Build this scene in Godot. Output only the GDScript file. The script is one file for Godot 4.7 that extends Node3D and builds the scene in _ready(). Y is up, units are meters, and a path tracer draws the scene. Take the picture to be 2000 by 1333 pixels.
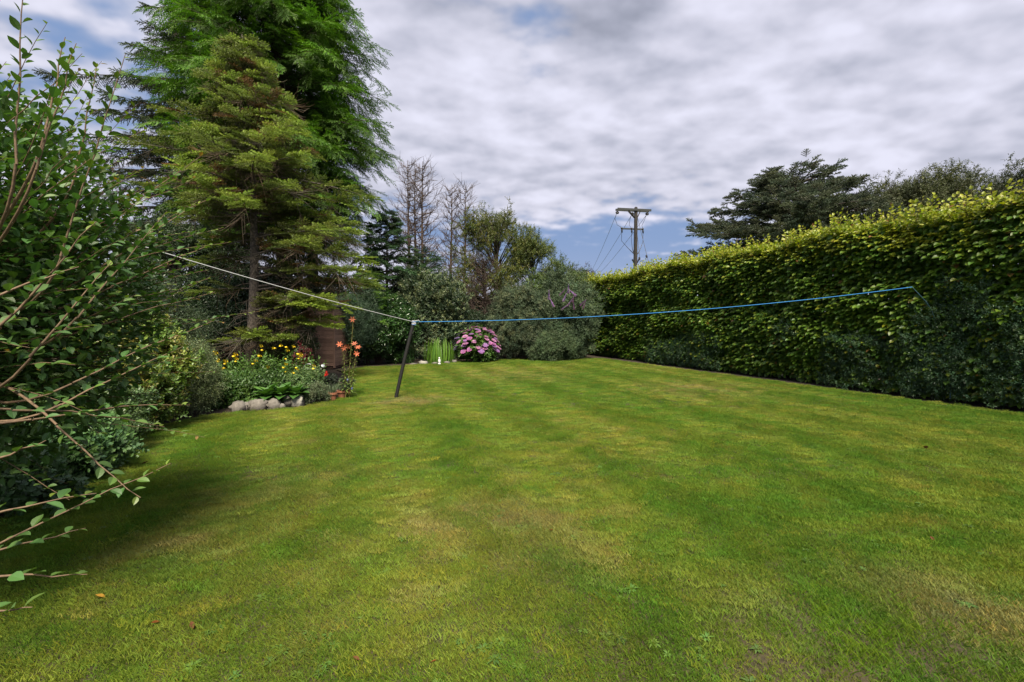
extends Node3D
# A garden lawn enclosed by a tall clipped hedge, conifers, shrubs and a flower bed, under thin cloud.
# Camera stands at x = 0, z = 0, eye height 1.5 m, and looks along -z. Units are metres.

const FOCAL := 889.0      # focal length of the photograph in its pixels (2000 wide)
const EYE := 1.5
const PITCH := 0.0365
var rng := RandomNumberGenerator.new()
var names := {}
var mats := {}
var noise_a := FastNoiseLite.new()
var noise_b := FastNoiseLite.new()
var lawn_edge := PackedVector2Array()
const HEDGE_NEAR := Vector3(10.7, 0, -2.06)
const HEDGE_FAR := Vector3(3.15, 0, -24.9)


class MB:
	var v := PackedVector3Array()
	var n := PackedVector3Array()
	var c := PackedColorArray()
	func tri(a: Vector3, b: Vector3, d: Vector3, col: Color) -> void:
		var nn := (d - a).cross(b - a).normalized()
		v.append(a); v.append(b); v.append(d)
		n.append(nn); n.append(nn); n.append(nn)
		c.append(col); c.append(col); c.append(col)
	func face(a: Vector3, b: Vector3, d: Vector3, out: Vector3, col: Color) -> void:
		if (d - a).cross(b - a).dot(out) < 0.0:
			tri(a, d, b, col)
		else:
			tri(a, b, d, col)
	func smooth(a: Vector3, b: Vector3, d: Vector3, na: Vector3, nb: Vector3, nd: Vector3, col: Color) -> void:
		if (d - a).cross(b - a).dot(na + nb + nd) < 0.0:
			v.append(a); v.append(d); v.append(b)
			n.append(na); n.append(nd); n.append(nb)
		else:
			v.append(a); v.append(b); v.append(d)
			n.append(na); n.append(nb); n.append(nd)
		c.append(col); c.append(col); c.append(col)
	func quad(a: Vector3, b: Vector3, d: Vector3, e: Vector3, out: Vector3, col: Color) -> void:
		face(a, b, d, out, col)
		face(a, d, e, out, col)
	func box(t: Transform3D, s: Vector3, col: Color) -> void:
		var h := s * 0.5
		for k in 3:
			for sg in [-1.0, 1.0]:
				var o := Vector3.ZERO
				o[k] = sg
				var p := Vector3.ZERO
				p[(k + 1) % 3] = 1.0
				var q := Vector3.ZERO
				q[(k + 2) % 3] = 1.0
				quad(t * ((o + p + q) * h), t * ((o + p - q) * h), t * ((o - p - q) * h), t * ((o - p + q) * h), t.basis * o, col)
	func tube(pts: PackedVector3Array, rad: PackedFloat32Array, sides: int, col: Color, capped := false) -> void:
		var rings: Array = []
		var norms: Array = []
		var side := Vector3.ZERO
		for k in pts.size():
			var d := pts[mini(k + 1, pts.size() - 1)] - pts[maxi(k - 1, 0)]
			d = d.normalized()
			if side == Vector3.ZERO:
				side = d.cross(Vector3(0.31, 0.17, 0.93)).normalized()
			side = (side - d * side.dot(d)).normalized()
			var other := d.cross(side)
			var ring := PackedVector3Array()
			var nr := PackedVector3Array()
			for j in sides:
				var a := TAU * j / sides
				var o := side * cos(a) + other * sin(a)
				nr.append(o)
				ring.append(pts[k] + o * rad[k])
			rings.append(ring)
			norms.append(nr)
		for k in pts.size() - 1:
			var r0: PackedVector3Array = rings[k]
			var r1: PackedVector3Array = rings[k + 1]
			var n0: PackedVector3Array = norms[k]
			var n1: PackedVector3Array = norms[k + 1]
			for j in sides:
				var m := (j + 1) % sides
				smooth(r0[j], r0[m], r1[m], n0[j], n0[m], n1[m], col)
				smooth(r0[j], r1[m], r1[j], n0[j], n1[m], n1[j], col)
		if capped:
			for e in [0, pts.size() - 1]:
				var ring: PackedVector3Array = rings[e]
				var out: Vector3 = (pts[e] - pts[1 if e == 0 else e - 1]).normalized()
				for j in sides:
					face(pts[e], ring[j], ring[(j + 1) % sides], out, col)
	func lathe(t: Transform3D, prof: Array, sides: int, col: Color) -> void:
		for k in prof.size() - 1:
			var a: Vector2 = prof[k]
			var b: Vector2 = prof[k + 1]
			var sl := (b - a).normalized()
			for j in sides:
				var p := TAU * j / sides
				var q := TAU * (j + 1) / sides
				var ep := Vector3(cos(p), 0, sin(p))
				var eq := Vector3(cos(q), 0, sin(q))
				var np := t.basis * (ep * sl.y - Vector3.UP * sl.x)
				var nq := t.basis * (eq * sl.y - Vector3.UP * sl.x)
				var a0 := t * (ep * a.x + Vector3.UP * a.y)
				var a1 := t * (eq * a.x + Vector3.UP * a.y)
				var b0 := t * (ep * b.x + Vector3.UP * b.y)
				var b1 := t * (eq * b.x + Vector3.UP * b.y)
				smooth(a0, a1, b1, np, nq, nq, col)
				smooth(a0, b1, b0, np, nq, np, col)
	# a leaf with a folded midrib and a drooping tip; z is the face that looks up
	func leaf(base: Vector3, dir: Vector3, up: Vector3, length: float, width: float, col: Color, fold := 0.15, droop := 0.15, prof := [0.12, 0.85, 1.0, 0.62, 0.0]) -> void:
		var x := dir.cross(up).normalized()
		var z := x.cross(dir).normalized()
		var rows := prof.size() - 1
		var m0 := base
		var l0: Vector3 = base - x * (width * 0.5 * prof[0])
		var r0: Vector3 = base + x * (width * 0.5 * prof[0])
		for k in rows:
			var t := (k + 1.0) / rows
			var w: float = prof[k + 1] * width * 0.5
			var m1 := base + dir * (length * t) - z * (droop * length * t * t)
			var l1 := m1 - x * w + z * (fold * 2.0 * w)
			var r1 := m1 + x * w + z * (fold * 2.0 * w)
			face(m0, l0, l1, z, col)
			face(m0, r0, r1, z, col)
			if k < rows - 1:
				face(m0, l1, m1, z, col)
				face(m0, r1, m1, z, col)
			m0 = m1; l0 = l1; r0 = r1
	func kite(base: Vector3, dir: Vector3, up: Vector3, length: float, width: float, col: Color, fold := 0.12) -> void:
		var x := dir.cross(up).normalized() * width * 0.5
		var z := x.cross(dir).normalized()
		var mid := base + dir * (length * 0.45) + z * (fold * width)
		var tip := base + dir * length - z * (0.08 * length)
		face(base, mid - x, tip, z, col)
		face(base, mid + x, tip, z, col)
	func make(m: Material) -> ArrayMesh:
		var arr := []
		arr.resize(Mesh.ARRAY_MAX)
		arr[Mesh.ARRAY_VERTEX] = v
		arr[Mesh.ARRAY_NORMAL] = n
		arr[Mesh.ARRAY_COLOR] = c
		var am := ArrayMesh.new()
		am.add_surface_from_arrays(Mesh.PRIMITIVE_TRIANGLES, arr)
		am.surface_set_material(0, m)
		return am


# ---------------------------------------------------------------- helpers
func rf(a: float, b: float) -> float:
	return rng.randf_range(a, b)

func rdir() -> Vector3:
	var z := rf(-1, 1)
	var a := rf(0, TAU)
	var r := sqrt(1.0 - z * z)
	return Vector3(r * cos(a), z, r * sin(a))

func ray(px: float, py: float) -> Vector3:
	return Vector3((px - 1000.0) / FOCAL, -(py - 666.5) / FOCAL, -1.0).rotated(Vector3.RIGHT, -PITCH)

func at(px: float, py: float, d: float) -> Vector3:
	var r := ray(px, py)
	return Vector3(0, EYE, 0) + r * (d / -r.z)

func gr(px: float, py: float) -> Vector3:
	var r := ray(px, py)
	return Vector3(0, EYE, 0) + r * (EYE / -r.y)

func foot(px: float, d: float) -> Vector3:
	var p := at(px, 634, d)
	return Vector3(p.x, 0, p.z)

func frame(dir: Vector3, up: Vector3) -> Basis:
	var y := dir.normalized()
	var x := y.cross(up)
	if x.length() < 0.05:
		x = y.cross(Vector3(0.7, 0.1, 0.6))
	x = x.normalized()
	return Basis(x, y, x.cross(y))

func numbered(called: String) -> String:
	var k: int = names.get(called, 0)
	names[called] = k + 1
	return called if k == 0 else "%s_%03d" % [called, k]

func tag(o: Node, label: String, category: String, group := "", kind := "") -> void:
	if label: o.set_meta("label", label)
	if category: o.set_meta("category", category)
	if group: o.set_meta("group", group)
	if kind: o.set_meta("kind", kind)

func thing(called: String, label: String, category: String, where := Vector3.ZERO, group := "") -> Node3D:
	var o := Node3D.new()
	o.name = numbered(called)
	add_child(o)
	o.position = where
	tag(o, label, category, group)
	return o

func part(called: String, m: Mesh, parent: Node) -> MeshInstance3D:
	var o := MeshInstance3D.new()
	o.name = numbered(called) if parent == self else called
	o.mesh = m
	parent.add_child(o, true)
	return o

func scatter(called: String, m: Mesh, xf: Array, cols: PackedColorArray, parent: Node) -> MultiMeshInstance3D:
	var mm := MultiMesh.new()
	mm.transform_format = MultiMesh.TRANSFORM_3D
	mm.use_colors = true
	mm.mesh = m
	mm.instance_count = xf.size()
	for k in xf.size():
		mm.set_instance_transform(k, xf[k])
		mm.set_instance_color(k, cols[k])
	var o := MultiMeshInstance3D.new()
	o.name = called
	o.multimesh = mm
	parent.add_child(o, true)
	return o

func noise_tex(freq: float, size: int, ramp: Gradient, sd := 1, normal := false) -> NoiseTexture2D:
	var f := FastNoiseLite.new()
	f.seed = sd
	f.frequency = freq
	f.fractal_octaves = 5
	var t := NoiseTexture2D.new()
	t.width = size
	t.height = size
	t.seamless = true
	t.noise = f
	if normal:
		t.as_normal_map = true
		t.bump_strength = 6.0
	elif ramp:
		t.color_ramp = ramp
	return t

func ramp(a: Color, b: Color, d := Color(-1, 0, 0)) -> Gradient:
	var g := Gradient.new()
	g.set_color(0, a.linear_to_srgb())
	g.set_color(1, b.linear_to_srgb())
	if d.r >= 0.0:
		g.add_point(0.5, d.linear_to_srgb())
	return g

# leaves: colours come from vertices and copies; light passes through them
func leafy(called: String, rough := 0.5, through := 0.5, spec := 0.5) -> StandardMaterial3D:
	if not mats.has(called):
		var m := StandardMaterial3D.new()
		m.resource_name = called
		m.vertex_color_use_as_albedo = true
		m.roughness = rough
		m.metallic_specular = spec
		if through > 0.0:
			m.backlight_enabled = true
			m.backlight = Color(0.85 * through, through, 0.35 * through).linear_to_srgb()
		m.cull_mode = BaseMaterial3D.CULL_DISABLED
		mats[called] = m
	return mats[called]

func plain(called: String, col: Color, rough := 0.8, metal := 0.0) -> StandardMaterial3D:
	if not mats.has(called):
		var m := StandardMaterial3D.new()
		m.resource_name = called
		m.albedo_color = col.linear_to_srgb()
		m.roughness = rough
		m.metallic = metal
		mats[called] = m
	return mats[called]

# rough natural stuff: two tones of noise in world space and relief
func grained(called: String, a: Color, b: Color, scale: Vector3, rough := 0.9, relief := 0.5, sd := 3) -> StandardMaterial3D:
	if not mats.has(called):
		var m := StandardMaterial3D.new()
		m.resource_name = called
		m.albedo_texture = noise_tex(0.02, 256, ramp(a, b), sd)
		m.uv1_triplanar = true
		m.uv1_world_triplanar = true
		m.uv1_scale = scale
		m.roughness = rough
		m.heightmap_enabled = true
		m.heightmap_scale = relief
		m.heightmap_texture = m.albedo_texture
		mats[called] = m
	return mats[called]

func interp(prof: Array, h: float) -> float:
	for k in prof.size() - 1:
		if h <= prof[k + 1].x:
			return lerpf(prof[k].y, prof[k + 1].y, clampf((h - prof[k].x) / (prof[k + 1].x - prof[k].x), 0, 1))
	return prof[-1].y

func vary(c: Color, amount := 0.2) -> Color:
	var k := 1.0 + rf(-amount, amount)
	var w := rf(-0.5, 0.5) * amount
	return Color(c.r * k * (1.0 + w), c.g * k, c.b * k * (1.0 - w))

func bend(a: Vector3, b: Vector3, lift: float, steps: int) -> PackedVector3Array:
	var pts := PackedVector3Array()
	for k in steps + 1:
		var t := float(k) / steps
		pts.append(a.lerp(b, t) + Vector3.UP * (lift * 4.0 * t * (1.0 - t)))
	return pts

func taper(a: float, b: float, steps: int) -> PackedFloat32Array:
	var r := PackedFloat32Array()
	for k in steps + 1:
		r.append(lerpf(a, b, float(k) / steps))
	return r


# ---------------------------------------------------------------- the sky
func sky_panorama() -> ImageTexture:
	var w := 2048
	var h := 1024
	var im := Image.create_empty(w, h, false, Image.FORMAT_RGBAF)
	var n1 := FastNoiseLite.new()
	n1.seed = 11
	n1.frequency = 0.55
	n1.fractal_octaves = 6
	n1.fractal_gain = 0.55
	var n2 := FastNoiseLite.new()
	n2.seed = 29
	n2.frequency = 3.6
	n2.fractal_octaves = 5
	var n3 := FastNoiseLite.new()
	n3.seed = 5
	n3.frequency = 0.45
	n3.fractal_octaves = 4
	# [azimuth to the right, height, half widths, cover, brightness]
	var marks := [[13.0, 9.2, 18.0, 4.6, -1.2, 0.0], [-42.0, 26.0, 10.0, 12.0, -0.65, 0.0], [3.0, 29.0, 5.0, 6.0, -0.5, 0.0], [14.0, 33.0, 7.0, 5.0, 0.3, -0.34], [-12.0, 33.0, 6.0, 7.0, 0.2, -0.06], [36.0, 22.0, 28.0, 16.0, 0.5, 0.10], [8.0, 21.0, 14.0, 5.0, 0.3, 0.05], [46.0, 12.0, 9.0, 4.0, 0.2, -0.12]]
	for y in h / 2 + 8:
		var el := PI * (0.5 - (y + 0.5) / h)
		var sy := sin(el)
		var ce := cos(el)
		var e := rad_to_deg(el)
		var lowness := clampf(1.0 - e / 40.0, 0.0, 1.0)
		var blue := Color(0.17, 0.27, 0.49).lerp(Color(0.235, 0.33, 0.535), lowness)
		var haze := pow(clampf(1.0 - e / 11.0, 0.0, 1.0), 1.6)
		blue = blue.lerp(Color(0.46, 0.49, 0.62), haze * 0.9)
		for x in w:
			var az := TAU * (x + 0.5) / w
			if az > PI:
				az -= TAU
			var k := 1.0 / (maxf(sy, 0.0) + 0.14)
			var u := sin(az) * ce * k
			var v := cos(az) * ce * k
			var big := n1.get_noise_2d(u * 1.1 + 3.0, v * 1.1)
			var fine := n2.get_noise_2d(u + v * 0.35, v * 1.5 - u * 0.3)
			var streak := n3.get_noise_2d((u * 0.9 + v * 0.5) * 0.7, (v * 0.9 - u * 0.5) * 4.0)
			var cover := 0.93 + big * 0.75 + fine * 0.6 + streak * 0.15
			var tone := 0.0
			var azd := rad_to_deg(az)
			if absf(azd) < 85.0:
				for m in marks:
					var p: float = (azd - m[0]) / m[2]
					var q: float = (e - m[1]) / m[3]
					var r := p * p + q * q
					if r < 8.0:
						var g := exp(-r)
						cover += g * m[4]
						tone += g * m[5]
			var a := smoothstep(0.18, 0.86, cover) * 0.96
			var lum := clampf(0.92 + fine * 0.32 + big * 0.2 + streak * 0.15 + tone, 0.45, 1.18)
			var cl := Color(0.605, 0.605, 0.71) * lum
			cl.r *= 1.0 - (1.0 - minf(lum, 1.0)) * 0.22
			cl.g *= 1.0 - (1.0 - minf(lum, 1.0)) * 0.12
			var c := blue.lerp(cl, a)
			c.a = 1.0
			im.set_pixel(x, y, c)
	im.fill_rect(Rect2i(0, h / 2 + 8, w, h / 2 - 8), Color(0.12, 0.15, 0.06))
	return ImageTexture.create_from_image(im)


func light_and_camera() -> void:
	var cam := Camera3D.new()
	cam.name = "camera"
	cam.fov = rad_to_deg(2.0 * atan(666.5 / FOCAL))
	cam.near = 0.05
	cam.far = 2000.0
	add_child(cam)
	cam.position = Vector3(0, EYE, 0)
	cam.rotation = Vector3(-PITCH, 0, 0)
	cam.current = true
	var env := Environment.new()
	env.background_mode = Environment.BG_SKY
	var pano := PanoramaSkyMaterial.new()
	pano.panorama = sky_panorama()
	env.sky = Sky.new()
	env.sky.sky_material = pano
	env.background_energy_multiplier = 0.62
	env.tonemap_mode = Environment.TONE_MAPPER_LINEAR
	env.tonemap_exposure = 1.9
	env.sdfgi_enabled = true
	env.ssao_enabled = true
	env.ssil_enabled = true
	var we := WorldEnvironment.new()
	we.name = "world_environment"
	we.environment = env
	add_child(we)
	var sun := DirectionalLight3D.new()
	sun.name = "sun"
	sun.light_energy = 1.6
	sun.light_color = Color(1.0, 0.955, 0.87)
	sun.light_angular_distance = 22.0
	sun.shadow_enabled = true
	add_child(sun)
	sun.look_at_from_position(Vector3(1.0, 8.0, 5.3), Vector3.ZERO)


# ---------------------------------------------------------------- the ground and the lawn
func sheet(called: String, poly: PackedVector2Array, y: float, m: Material) -> void:
	var b := MB.new()
	var ix := Geometry2D.triangulate_polygon(poly)
	for k in range(0, ix.size(), 3):
		var p: Array = []
		for j in 3:
			p.append(Vector3(poly[ix[k + j]].x, y, poly[ix[k + j]].y))
		b.face(p[0], p[1], p[2], Vector3.UP, Color.WHITE)
	tag(part(called, b.make(m), self), "", "", "", "structure")

func build_ground() -> void:
	var field := grained("field", Color(0.05, 0.08, 0.02), Color(0.09, 0.12, 0.03), Vector3.ONE * 0.2, 1.0, 0.0, 8)
	sheet("ground", PackedVector2Array([Vector2(-600, 300), Vector2(600, 300), Vector2(600, -900), Vector2(-600, -900)]), -0.06, field)
	var soil := grained("soil", Color(0.018, 0.012, 0.008), Color(0.06, 0.042, 0.026), Vector3.ONE * 2.2, 1.0, 2.0, 9)
	sheet("garden_soil", PackedVector2Array([Vector2(-13, 3), Vector2(13, 3), Vector2(13, -28), Vector2(-13, -28)]), -0.03, soil)
	var edge := [[0, 1030], [60, 985], [150, 925], [250, 868], [330, 830], [400, 812], [450, 808], [520, 804], [600, 794], [640, 786], [676, 774], [692, 756], [690, 738], [668, 726], [655, 722], [690, 718], [780, 715], [830, 711], [900, 707], [960, 706], [1000, 701], [1060, 697], [1125, 694]]
	for e in edge:
		var p := gr(e[0], e[1])
		lawn_edge.append(Vector2(p.x, p.z))
	lawn_edge.append(Vector2(HEDGE_NEAR.x - 0.1, HEDGE_NEAR.z))
	lawn_edge.append(Vector2(11.2, 1.5))
	lawn_edge.append(Vector2(-3.9, 1.5))
	var turf := grained("turf_thatch", Color(0.022, 0.018, 0.008), Color(0.065, 0.05, 0.022), Vector3.ONE * 6.0, 1.0, 1.0, 10)
	sheet("lawn", lawn_edge, 0.0, turf)

func tuft(blades: int, r: float, hi: float, w: float, m: Material) -> ArrayMesh:
	var b := MB.new()
	for k in blades:
		var p := Vector3(rf(-r, r), 0, rf(-r, r))
		var a := rf(0, TAU)
		var lean := rf(0.15, 1.1)
		var d := Vector3(cos(a) * lean, 1.0, sin(a) * lean).normalized()
		var l := hi * rf(0.6, 1.3)
		var x := d.cross(Vector3(cos(a + 1.3), 0.1, sin(a + 1.3))).normalized() * w * rf(0.6, 1.2) * 0.5
		var mid := p + d * l * 0.55
		var tip := p + d * l + Vector3(cos(a), -0.2, sin(a)) * l * 0.12
		var col := vary(Color(1, 1, 1), 0.3)
		if rf(0, 1) < 0.16:
			col = Color(1.75, 1.25, 1.9)
		var nn := Vector3(-d.x * 0.4, 1, -d.z * 0.4)
		b.face(p - x, p + x, mid + x * 0.8, nn, col)
		b.face(p - x, mid + x * 0.8, mid - x * 0.8, nn, col)
		b.face(mid - x * 0.8, mid + x * 0.8, tip, nn, col)
	return b.make(m)

func build_grass() -> void:
	var m := leafy("grass_blade", 0.55, 0.5, 0.35)
	var root := Node3D.new()
	root.name = "grass"
	add_child(root)
	tag(root, "mown green grass with yellow dry patches covering the lawn", "grass", "", "stuff")
	var kinds := [tuft(250, 0.10, 0.021, 0.0034, m), tuft(250, 0.10, 0.019, 0.0034, m), tuft(230, 0.105, 0.025, 0.0036, m)]
	var xf := [[], [], []]
	var cs := [PackedColorArray(), PackedColorArray(), PackedColorArray()]
	var along := (HEDGE_FAR - HEDGE_NEAR).normalized()
	var across := Vector3(-along.z, 0, along.x)
	var n1 := FastNoiseLite.new()
	n1.seed = 41
	n1.frequency = 0.22
	n1.fractal_octaves = 4
	var n2 := FastNoiseLite.new()
	n2.seed = 77
	n2.frequency = 2.1
	n2.fractal_octaves = 5
	var dry := [[gr(800, 783), 0.55, 1.0], [gr(860, 1010), 0.35, 0.55], [gr(985, 1000), 0.35, 0.5], [gr(1090, 1090), 0.3, 0.5], [gr(1835, 1175), 0.32, 0.9], [gr(1880, 1200), 0.25, 0.8], [gr(1480, 1190), 0.22, 0.5], [gr(360, 1060), 0.3, 0.6], [gr(1350, 760), 1.3, 0.45], [gr(1000, 735), 1.6, 0.4], [gr(230, 880), 0.35, 0.5], [gr(1060, 1015), 0.3, 0.5], [gr(520, 960), 0.7, 0.35]]
	var bare := gr(1700, 1290)
	var bands := [[0.3, 4.2, 230.0], [4.2, 8.0, 150.0], [8.0, 13.5, 90.0], [13.5, 20.0, 70.0]]
	for band in bands:
		var step: float = 1.0 / sqrt(band[2])
		var z: float = band[0]
		while z < band[1]:
			var lim := 1.22 * z + 2.8
			var x := maxf(-lim, -5.2)
			while x < minf(lim, 11.0):
				var px := x + rf(-0.6, 0.6) * step
				var pz := -(z + rf(-0.5, 0.5) * step)
				x += step
				if not Geometry2D.is_point_in_polygon(Vector2(px, pz), lawn_edge):
					continue
				var p := Vector3(px, 0, pz)
				var big := n1.get_noise_2d(px, pz)
				var sm := n2.get_noise_2d(px, pz)
				var stripe := sin(p.dot(across) * TAU / 1.45 + big * 1.2 + sm * 0.3)
				var yel := 0.44 + big * 0.6 + sm * 0.8 + rf(-0.22, 0.22) + 0.09 * signf(stripe) * smoothstep(0.0, 0.6, absf(stripe))
				var straw := maxf(0.0, sm * 0.9 + big * 0.5 - 0.30)
				for q in dry:
					var dd: Vector3 = p - q[0]
					straw += q[2] * exp(-dd.length_squared() / (q[1] * q[1])) * (0.75 + 1.4 * sm)
				var bareness := exp(-((p - bare) * Vector3(0.62, 1.0, 1.0)).length_squared() / 0.11) * (1.0 + 1.5 * sm)
				if rf(0, 1) < minf(bareness * 0.85, 0.62):
					continue
				var col := Color(0.095, 0.195, 0.018).lerp(Color(0.225, 0.255, 0.036), clampf(yel, 0.0, 1.0))
				col = col.lerp(Color(0.30, 0.25, 0.10), clampf(straw, 0.0, 0.7))
				col = vary(col, 0.28)
				var lean := along * (0.10 * stripe) + Vector3(rf(-0.15, 0.15), 0, rf(-0.15, 0.15))
				var s := rf(0.75, 1.2) * (1.0 + 0.012 * z)
				var bs := frame(Vector3.UP + lean, Vector3(cos(px * 91.0), 0, sin(px * 91.0))).scaled(Vector3.ONE * s)
				var kind := rng.randi() % 3
				xf[kind].append(Transform3D(bs, p))
				cs[kind].append(col)
			z += step
	for k in 3:
		scatter("blades", kinds[k], xf[k], cs[k], root)
	# taller fresh blades round the bare spot, and flat weeds
	var tall := tuft(9, 0.05, 0.10, 0.006, m)
	var tx := []
	var tc := PackedColorArray()
	for k in 230:
		var a := rf(0, TAU)
		var r := rf(0.05, 0.6)
		var p := bare + Vector3(cos(a) * r * 1.3 + 0.05, 0, sin(a) * r * 0.75 - 0.12)
		p.y = 0
		tx.append(Transform3D(Basis(Vector3.UP, rf(0, TAU)).scaled(Vector3.ONE * rf(0.35, 0.75)), p))
		tc.append(vary(Color(0.14, 0.25, 0.016), 0.25))
	scatter("long_blades", tall, tx, tc, root)
	var b := MB.new()
	for k in 9:
		var a := TAU * k / 9.0 + rf(-0.3, 0.3)
		var d := Vector3(cos(a), rf(0.2, 0.6), sin(a)).normalized()
		b.leaf(Vector3(d.x, 0, d.z) * 0.01, d, Vector3.UP, rf(0.04, 0.07), rf(0.016, 0.024), vary(Color(1, 1, 1), 0.2), 0.1, 0.4)
	var weed := b.make(leafy("weed_leaf", 0.5, 0.4))
	var wx := []
	var wc := PackedColorArray()
	var spots := [gr(500, 1310), gr(650, 1245), gr(640, 1285), gr(1190, 1150), gr(560, 1155), gr(420, 1270), gr(1180, 1230), gr(700, 1000), gr(880, 940), gr(1110, 930), gr(250, 1020), gr(1330, 1300), gr(960, 1280), gr(1600, 1090), gr(1800, 1000)]
	for sp in spots:
		for k in 5:
			var p: Vector3 = sp + Vector3(rf(-1, 1), 0, rf(-1, 1)) * 0.13
			p.y = 0.012
			wx.append(Transform3D(Basis(Vector3.UP, rf(0, TAU)).scaled(Vector3.ONE * rf(0.3, 0.65)), p))
			wc.append(vary(Color(0.08, 0.145, 0.020), 0.35))
	for k in 700:
		var z := rf(1.6, 9.0)
		var p := Vector3(rf(-1.15, 1.15) * z, 0.012, -z)
		if Geometry2D.is_point_in_polygon(Vector2(p.x, p.z), lawn_edge) and n2.get_noise_2d(p.x * 0.6 + 40.0, p.z * 0.6) > 0.05:
			wx.append(Transform3D(Basis(Vector3.UP, rf(0, TAU)).scaled(Vector3.ONE * rf(0.25, 0.6)), p))
			wc.append(vary(Color(0.085, 0.155, 0.022), 0.35))
	scatter("weeds", weed, wx, wc, root)


# ---------------------------------------------------------------- foliage pieces
# a small leafy twig that grows along +y from the origin
func sprig(subs: int, leaves: int, tl: float, L: float, W: float, m: Material, fine := false, prof := [0.12, 0.85, 1.0, 0.62, 0.0], tones := [Color(1, 1, 1)], droop := 0.15) -> ArrayMesh:
	var b := MB.new()
	var wood := Color(0.5, 0.42, 0.5)
	for s in subs + 1:
		var p0 := Vector3.ZERO
		var d := Vector3.UP
		var l := tl
		if s > 0:
			p0 = Vector3.UP * tl * rf(0.1, 0.7)
			var a := 2.4 * s + rf(-0.3, 0.3)
			d = (Vector3.UP * rf(0.35, 0.9) + Vector3(cos(a), 0, sin(a))).normalized()
			l = tl * rf(0.45, 0.75)
		var p1 := p0 + d * l
		b.tube(PackedVector3Array([p0, p1]), PackedFloat32Array([L * 0.045, L * 0.02]), 3, wood)
		var x := d.cross(Vector3(0.3, 0.2, 0.9)).normalized()
		var y := x.cross(d)
		for k in leaves:
			var t := (k + 0.6) / leaves
			var a := 2.4 * k + s
			var o := x * cos(a) + y * sin(a)
			var ld := (d * rf(0.3, 0.8) + o).normalized()
			if k == leaves - 1:
				ld = (d + o * 0.3).normalized()
			var up := (d * 1.0 - o * 0.3 + rdir() * 0.45).normalized()
			var sc := rf(0.7, 1.1) * (1.0 - 0.25 * t)
			var col := vary(tones[rng.randi() % tones.size()], 0.22)
			if fine:
				b.leaf(p0 + d * l * t, ld, up, L * sc, W * sc, col, 0.12, droop, prof)
			else:
				b.kite(p0 + d * l * t, ld, up, L * sc, W * sc, col)
	return b.make(m)

# a flat, feathery cypress frond along +y, its tip nodding towards -z
func frond(m: Material) -> ArrayMesh:
	var b := MB.new()
	b.tube(PackedVector3Array([Vector3.ZERO, Vector3(0, 0.5, -0.02), Vector3(0, 0.9, -0.14)]), PackedFloat32Array([0.012, 0.008, 0.003]), 3, Color(0.6, 0.45, 0.4))
	for k in 17:
		var t := 0.08 + 0.9 * k / 16.0
		var p := Vector3(0, t, -0.2 * t * t)
		var s := 1.0 if k % 2 == 0 else -1.0
		var l := (0.36 * (1.0 - t) + 0.12) * rf(0.75, 1.2)
		var d := Vector3(s * rf(0.6, 0.9), rf(0.7, 1.0), rf(-0.5, 0.15)).normalized()
		if k == 16:
			d = Vector3(0, 1, -0.4).normalized()
		var base := vary(Color(0.9, 0.95, 0.9), 0.2)
		for j in 7:
			var u := (j + 0.5) / 7.0
			var q := p + d * l * u + Vector3(0, 0, -0.15) * l * u * u
			var e := (d + Vector3(rf(-0.8, 0.8), rf(-0.2, 0.6), rf(-0.5, 0.3))).normalized()
			b.kite(q, e, Vector3(rf(-0.3, 0.3), 0, 1), rf(0.09, 0.15), rf(0.022, 0.036), base * (0.8 + 0.5 * u))
	return b.make(m)

# a spruce branchlet with bristling needles along +y
func needles(m: Material, thick := 1.0, hang := 0.0) -> ArrayMesh:
	var b := MB.new()
	for k in 11:
		var t := 0.12 + 0.8 * k / 10.0
		var s := 1.0 if k % 2 == 0 else -1.0
		var p := Vector3(0, t, 0) if k < 10 else Vector3.ZERO
		var l := (0.42 * (1.0 - t) + 0.14) * rf(0.8, 1.2) if k < 10 else 1.0
		var d := Vector3(s * rf(0.7, 1.0), rf(0.6, 0.9), rf(-0.2, 0.35) - hang).normalized() if k < 10 else Vector3.UP
		b.tube(PackedVector3Array([p, p + d * l]), PackedFloat32Array([0.012, 0.006]), 3, Color(0.55, 0.4, 0.5))
		var x := d.cross(Vector3(0.2, 0.1, 1)).normalized()
		var y := x.cross(d)
		var count := int(l / 0.0125)
		for j in count:
			var u := (j + 0.5) / count
			var a := rf(0, TAU)
			var o := x * cos(a) + y * sin(a)
			var q := p + d * l * u
			var e := (d * 0.9 + o).normalized()
			var tip := q + e * rf(0.055, 0.085) * thick
			var w := o.cross(d).normalized() * 0.014 * thick
			b.face(q - w, q + w, tip, o, vary(Color(1, 1, 1), 0.25) * (0.75 + 0.5 * u))
	return b.make(m)

# bare hanging twigs
func dead_twigs(m: Material) -> ArrayMesh:
	var b := MB.new()
	for k in 12:
		var d := Vector3(rf(-0.8, 0.8), rf(0.3, 1.0), rf(-0.8, 0.8)).normalized()
		var p := Vector3(0, rf(0, 0.4), 0)
		var q := p + d * rf(0.3, 0.6)
		b.tube(PackedVector3Array([p, q, q + (d + Vector3(rf(-0.5, 0.5), -0.5, rf(-0.5, 0.5))) * 0.2]), PackedFloat32Array([0.006, 0.004, 0.002]), 3, vary(Color(1, 1, 1), 0.2))
	return b.make(m)


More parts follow.
